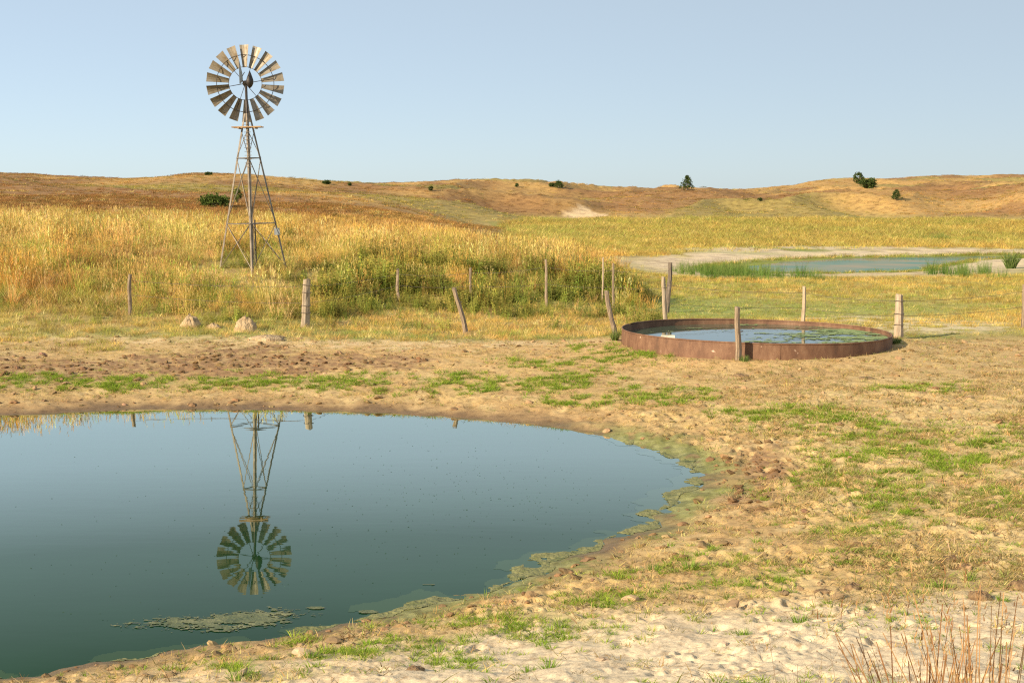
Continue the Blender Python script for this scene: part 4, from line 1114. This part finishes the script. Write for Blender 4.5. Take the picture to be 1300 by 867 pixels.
# ------------------------------------------------------------------ dirt heaps and brown clods
def lump(name, c, rx, ry, h, mat, label, cat, seed, group=None, cone=.7, rough=.25):
    r = random.Random(seed); V, Fc = [], []; n, K = 22, 8
    o = r.uniform(0, 50)
    for i in range(K):
        f = i/(K-1)
        for k in range(n):
            a = 2*math.pi*k/n
            nn = float(fbm(np.array([math.cos(a)*1.5+o+f]), np.array([math.sin(a)*1.5+o]), 3, seed)[0]-.5)
            nm = float(fbm(np.array([math.cos(a)*3+o+f*4]), np.array([math.sin(a)*3+o-f*2]), 3, seed+3)[0]-.5)
            rad = math.cos(f*math.pi/2)**cone*(1+rough*2*nn+.5*nm)
            zz = h*math.sin(f*math.pi/2)*(1+nm*rough*1.2)
            X, Y = math.cos(a)*rx*rad, math.sin(a)*ry*rad
            if i == 0: zz = -.06
            V.append((X, Y, zz))
    for i in range(K-1):
        for k in range(n): Fc.append((i*n+k, i*n+(k+1) % n, (i+1)*n+(k+1) % n, (i+1)*n+k))
    ob = mesh_obj(name, V, Fc, mat, None, True); ob.location = tuple(c); tag(ob, label, cat, group); return ob
for px, py, D, rx, h, lab, sd in ((242, 415, 35.9, .22, .29, 'pale rounded sand heap in the grass at the track edge', 1), (271, 416, 35.8, .18, .12, 'low small sand heap between two larger heaps', 2),
                              (312, 419, 35.5, .27, .33, 'tallest pale cone of sand beside the dirt track', 3), (338, 424, 34.2, .42, .10, 'wide flat pale sand heap spilling onto the track', 4)):
    c = at_depth(px, py, D); lump('sand_heap', (c[0], c[1], gz(c[0], c[1])), rx, rx*.9, h, 'sandheap', lab, 'sand heap', sd, 'sand heaps by the track', cone=1.35, rough=.5)
for px, py, rx, h, lab, sd in ((1245, 760, .115, .09, 'rounded brown dung clod on the pale sand beside a green tuft', 11), (1083, 748, .10, .085, 'crumbly brown dung clod where sand meets stubble', 12), (1293, 748, .12, .12, 'tall dark brown dung clod on the sandy rise', 13),
                               (1207, 712, .13, .07, 'flat reddish dung clod among the stubble', 14), (1226, 722, .09, .06, 'small reddish dung clod beside a flat one', 15), (527, 852, .09, .06, 'dark brown dung clod on bare sand near the pond', 16), (1045, 752, .1, .03, 'thin flat dung crust on the sand beside the crumbly clod', 17),
                               (940, 478, .18, .07, 'brown dung clod on the orange track below the tank', 18), (1100, 480, .2, .05, 'flat brown dung clod on bare track right of the tank', 19)):
    c = ground_hit(px, py, 6, 60); lump('dung_clod', c-np.array([0, 0, .015]), rx*.85, rx*.75, h*.8, 'dung', lab, 'dung', sd, 'dung clods on the ground', cone=.75, rough=.5)

# ------------------------------------------------------------------ junipers and shrubs on the hills
M['juniper'] = mat_foliage("juniper", (.030, .055, .018), (.105, .14, .04))
M['shrub'] = mat_foliage("shrub", (.05, .085, .02), (.16, .20, .05))
M['russet'] = mat_foliage("russet_grass", (.34, .17, .06), (.60, .38, .15))
M['clumpgreen'] = mat_foliage("clump_green", (.07, .12, .03), (.22, .28, .08))
M['bluestem'] = mat_foliage("bluestem", (.20, .09, .04), (.48, .29, .13))
M['sproutself'] = mat_foliage("tuft_green", (.12, .22, .03), (.30, .42, .07), .4)
def tree(name, foot, D, wpx, hpx, label, cat, shape='cone', mat='juniper', seed=0, group='junipers and shrubs on the dunes'):
    g = at_depth(foot[0], foot[1], D); zz = gz(g[0], g[1]); s = D/F
    W, Hh = wpx*s, hpx*s; r = random.Random(seed)
    root = empty(name, (g[0], g[1], zz)); tag(root, label, cat, group)
    parts = [tube([(0, 0, -.3), (.03*Hh, 0, Hh*.3), (0, 0, Hh*.75)], [W*.045, W*.035, W*.012], 7)]
    for k in range(6):
        a = r.uniform(0, 6.28); h0 = Hh*r.uniform(.1, .5)
        parts.append(tube([(0, 0, h0), (math.cos(a)*W*.32, math.sin(a)*W*.32, h0+Hh*.18)], [W*.018, W*.006], 5))
    mesh_obj('trunk', *merge(*parts), 'bark', root)
    V, Fc, R_ = [], [], []
    nclump = 60
    for c in range(nclump):
        f = r.random()**.8
        if shape == 'cone': rad = W*.5*(1-f)**.6*(.55+.9*min(1, f*4+.35)); zc = Hh*(.06+.9*f)
        else: rad = W*.5*math.sqrt(max(.02, 1-(2*f-1)**2*.95))*1.0; zc = Hh*(.1+.82*f)
        a = r.uniform(0, 6.28); q = rad*math.sqrt(r.uniform(.15, 1))*r.uniform(.75, 1.08)
        cc = Vector((math.cos(a)*q, math.sin(a)*q, zc)); cs = W*r.uniform(.07, .13); tone = r.random()
        for l in range(24):
            d = Vector((r.gauss(0, 1), r.gauss(0, 1), r.gauss(0, 1))); p = cc+d*cs*.55
            n1 = Vector((r.gauss(0, 1), r.gauss(0, 1), r.gauss(0, 1)+.4)).normalized(); n2 = n1.orthogonal().normalized(); n3 = n1.cross(n2)
            sz = W*r.uniform(.04, .08); i = len(V)
            V += [p-n2*sz*.5, p+n3*sz, p+n2*sz*.5, p-n3*sz*.6]; Fc.append((i, i+1, i+2, i+3)); t = min(1, max(0, tone*.7+r.random()*.4)); R_ += [t]*4
    mesh_obj('crown', V, Fc, mat, root, attrs={'r': R_})
    return root
def on_hill(px, py, lo=150, hi=520):
    h = ground_hit(px, py, 34, hi); return h[1]
for args in (
    ('juniper_tree', (872, 242), None, 16, 18, 'lone pointed dark juniper on a low dune crest', 'tree', 'cone', 'juniper', 1),
    ('juniper_tree', (1090, 234), None, 14, 15, 'rounded juniper on the high dune touching a spreading shrub', 'tree', 'round', 'juniper', 2),
    ('juniper_shrub', (1103, 239), None, 24, 11, 'low spreading dark shrub sprawling beside the rounded juniper', 'shrub', 'round', 'juniper', 3),
    ('juniper_tree', (1138, 255), None, 12, 13, 'small bushy juniper on the slope below the high dune', 'tree', 'cone', 'juniper', 4),
    ('juniper_tree', (709, 239), None, 12, 9, 'small juniper on the ridge above the bare sand scar', 'tree', 'cone', 'juniper', 5),
    ('juniper_shrub', (700, 238), None, 8, 5, 'tiny shrub beside the small ridge juniper', 'shrub', 'round', 'juniper', 6),
    ('juniper_shrub', (656, 238), None, 6, 5, 'tiny dark shrub alone on the middle ridge', 'shrub', 'round', 'juniper', 7),
    ('juniper_shrub', (547, 243), None, 7, 6, 'tiny shrub low on the golden middle slope', 'shrub', 'round', 'juniper', 8),
    ('green_shrub', (271, 263), None, 40, 14, 'broad green shrub on the brown hillside beside the windmill tower', 'shrub', 'round', 'shrub', 9),
    ('green_shrub', (302, 259), None, 13, 20, 'narrow green bush seen through the windmill legs', 'shrub', 'round', 'shrub', 10),
    ('juniper_shrub', (7, 219), None, 9, 6, 'small dark shrub on the skyline at the end of the brown hill', 'shrub', 'round', 'juniper', 11),
    ('juniper_shrub', (143, 220), None, 6, 4, 'tiny dark shrub on the brown hill skyline near the far peak', 'shrub', 'round', 'juniper', 12),
    ('juniper_shrub', (265, 223), None, 11, 4, 'low dark skyline shrub left of the windmill tower', 'shrub', 'round', 'juniper', 13),
    ('juniper_shrub', (414, 234), None, 12, 4, 'low dark skyline shrub right of the windmill tower', 'shrub', 'round', 'juniper', 14),
    ('juniper_shrub', (444, 236), None, 6, 4, 'tiny skyline shrub in the dip between hills', 'shrub', 'round', 'juniper', 15),
    ('juniper_shrub', (965, 256), None, 7, 4, 'tiny shrub in the hollow between two dunes', 'shrub', 'round', 'juniper', 16),
    ('juniper_shrub', (490, 231), None, 6, 4, 'tiny shrub on top of the middle golden ridge', 'shrub', 'round', 'juniper', 17),
):
    a = list(args)
    if a[2] is None: a[2] = on_hill(*a[1])
    tree(*a)

def clump(name, foot, D, wpx, hpx, n, mat, label, cat, seed, lean=.35, bw=.014, group=None):
    g = at_depth(foot[0], foot[1], D); zz = gz(g[0], g[1]); s = D/F; W, Hh = wpx*s, hpx*s
    st = random.getstate(); random.seed(seed); gg = G()
    for k in range(n):
        p, a = rdisk(W*.25); gg.blade(p, a+U(-.5, .5), Hh*U(.6, 1.1), bw*U(.6, 1.3), U(.02, lean), U(.1, .7))
    random.setstate(st)
    o = mesh_obj(name, gg.V, gg.F, mat, None, attrs={'r': gg.r}); o.location = (g[0], g[1], zz); tag(o, label, cat, group); return o
clump('russet_grass_clump', (573, 304), 60, 26, 24, 420, 'russet', 'russet grass clump standing out of the pale grass behind the bank', 'grass clump', 21, .45, .03)
clump('green_grass_clump', (1283, 346), 72, 20, 24, 260, 'clumpgreen', 'rounded green grass clump on sand at the end of the far pool', 'grass clump', 22, .5, .03)
clump('green_grass_clump', (1137, 437), TANK_D-.2, 18, 12, 160, 'clumpgreen', 'dark green grass tuft against the tank below the stout post', 'grass clump', 23, .6, .014)
clump('green_grass_clump', (945, 455), TANK[1]-TANK_R-.3, 16, 10, 110, 'clumpgreen', 'small green tuft at the foot of the crooked tank post', 'grass clump', 24, .6, .012)
clump('green_grass_clump', (781, 424), 33.6, 14, 18, 150, 'clumpgreen', 'green tuft at the foot of the forked leaning post', 'grass clump', 25, .5, .012)
# fresh tufts standing apart on the sand
for i, (px, py, w, h, lab) in enumerate(((1194, 746, 22, 14, 'bright green tuft alone on sand above the rounded dung clod'), (1230, 736, 26, 15, 'bright green tuft by the small reddish dung clod'), (1015, 790, 30, 16, 'bright green tuft on open sand below the flat dung crust'),
                                      (1273, 764, 20, 12, 'green tuft touching the rounded dung clod'), (876, 724, 24, 22, 'tall bright tuft on the bank near the algae edge'), (830, 724, 20, 14, 'small bright tuft nearest the algae edge'), (697, 848, 26, 18, 'bright tuft on sand close to a paired tuft'), (672, 852, 24, 14, 'bright tuft paired with another on sand'),
                                      (944, 802, 20, 12, 'pale green tuft on open sand beside the bright one'), (1126, 772, 22, 10, 'thin pale tuft below the crumbly dung clod'), (1222, 655, 20, 12, 'green tuft among stubble above the flat reddish clod'), (1285, 660, 24, 14, 'green tuft in stubble at the end of the sprout patch'),
                                      (305, 862, 40, 26, 'leafy green tuft at the sandy pond edge near the floating mat'), (555, 826, 26, 16, 'bright tuft on bank near the dark dung clod'), (395, 838, 24, 18, 'bright tuft on the bank by the shore algae'))):
    c = ground_hit(px, py, 6, 60)
    clump('grass_tuft', (px, py), c[1], w, h*1.15, 60, 'sproutself', lab, 'grass tuft', 40+i, .9, .010, 'fresh tufts standing apart on the sand')
# foreground bunch of dry bluestem stalks
def bluestem(px, D, n, label, seed, spread, hh, lean):
    X = (px-PW/2)/F*D; zz = gz(X, D); st = random.getstate(); random.seed(seed); gg = G()
    for k in range(n):
        p, a = rdisk(spread); r = U(0, 1); L = U(.55, 1)*hh
        t = gg.blade(p, a+U(-.5, .5)+lean, L, .0085, U(.02, .5), U(-.1, .35), seg=5, r=r, tipw=.005)
        if random.random() < .5:
            for m in range(3): gg.blade(t-Vector((0, 0, .03*m)), U(0, 6.28), U(.03, .06), .007, U(.1, .5), .2, seg=2, r=r)
    for k in range(n):
        p, a = rdisk(spread); gg.blade(p, a+U(-.5, .5), U(.2, .5)*hh, .009, U(.1, .7), U(.2, 1), seg=4, r=U(0, 1))
    random.setstate(st)
    o = mesh_obj('bluestem_clump', gg.V, gg.F, 'bluestem', None, attrs={'r': gg.r}); o.location = (X, D, zz); tag(o, label, 'grass clump', 'dry stalks in the foreground sand')
bluestem(1195, 6.6, 84, 'fan of reddish dry grass stalks leaning over the foreground sand', 61, .15, .88, 0)
bluestem(1272, 6.5, 84, 'taller bunch of tan dry stalks at the sandy edge', 62, .17, .98, 0)
def weed(px, D, label, seed):
    X = (px-PW/2)/F*D; zz = gz(X, D); r = random.Random(seed); parts = []
    for k in range(5):
        a = r.uniform(0, 6.28); h = r.uniform(.45, .8); p0 = Vector((r.uniform(-.1, .1), r.uniform(-.1, .1), -.03)); top = p0+Vector((math.cos(a)*.12, math.sin(a)*.12, h))
        parts.append(tube([p0, p0.lerp(top, .5)+Vector((.02, 0, 0)), top], [.0022, .0018, .001], 5))
        for m in range(5):
            f = r.uniform(.4, .95); q = p0.lerp(top, f); b = r.uniform(0, 6.28); e = q+Vector((math.cos(b)*.09, math.sin(b)*.09, .06)); parts.append(tube([q, e], [.0013, .0008], 4))
            parts.append(box(e, (.006, .006, .008)))
    o = mesh_obj('dry_weed', *merge(*parts), 'wood', None); o.location = (X, D, zz); tag(o, label, 'weed', 'thin dry weeds in the foreground')
weed(1030, 7.2, 'thin branching dry weed on open sand apart from the stalk bunches', 71)
weed(1110, 6.9, 'thin branching dry weed touching the reddish stalk fan', 72)
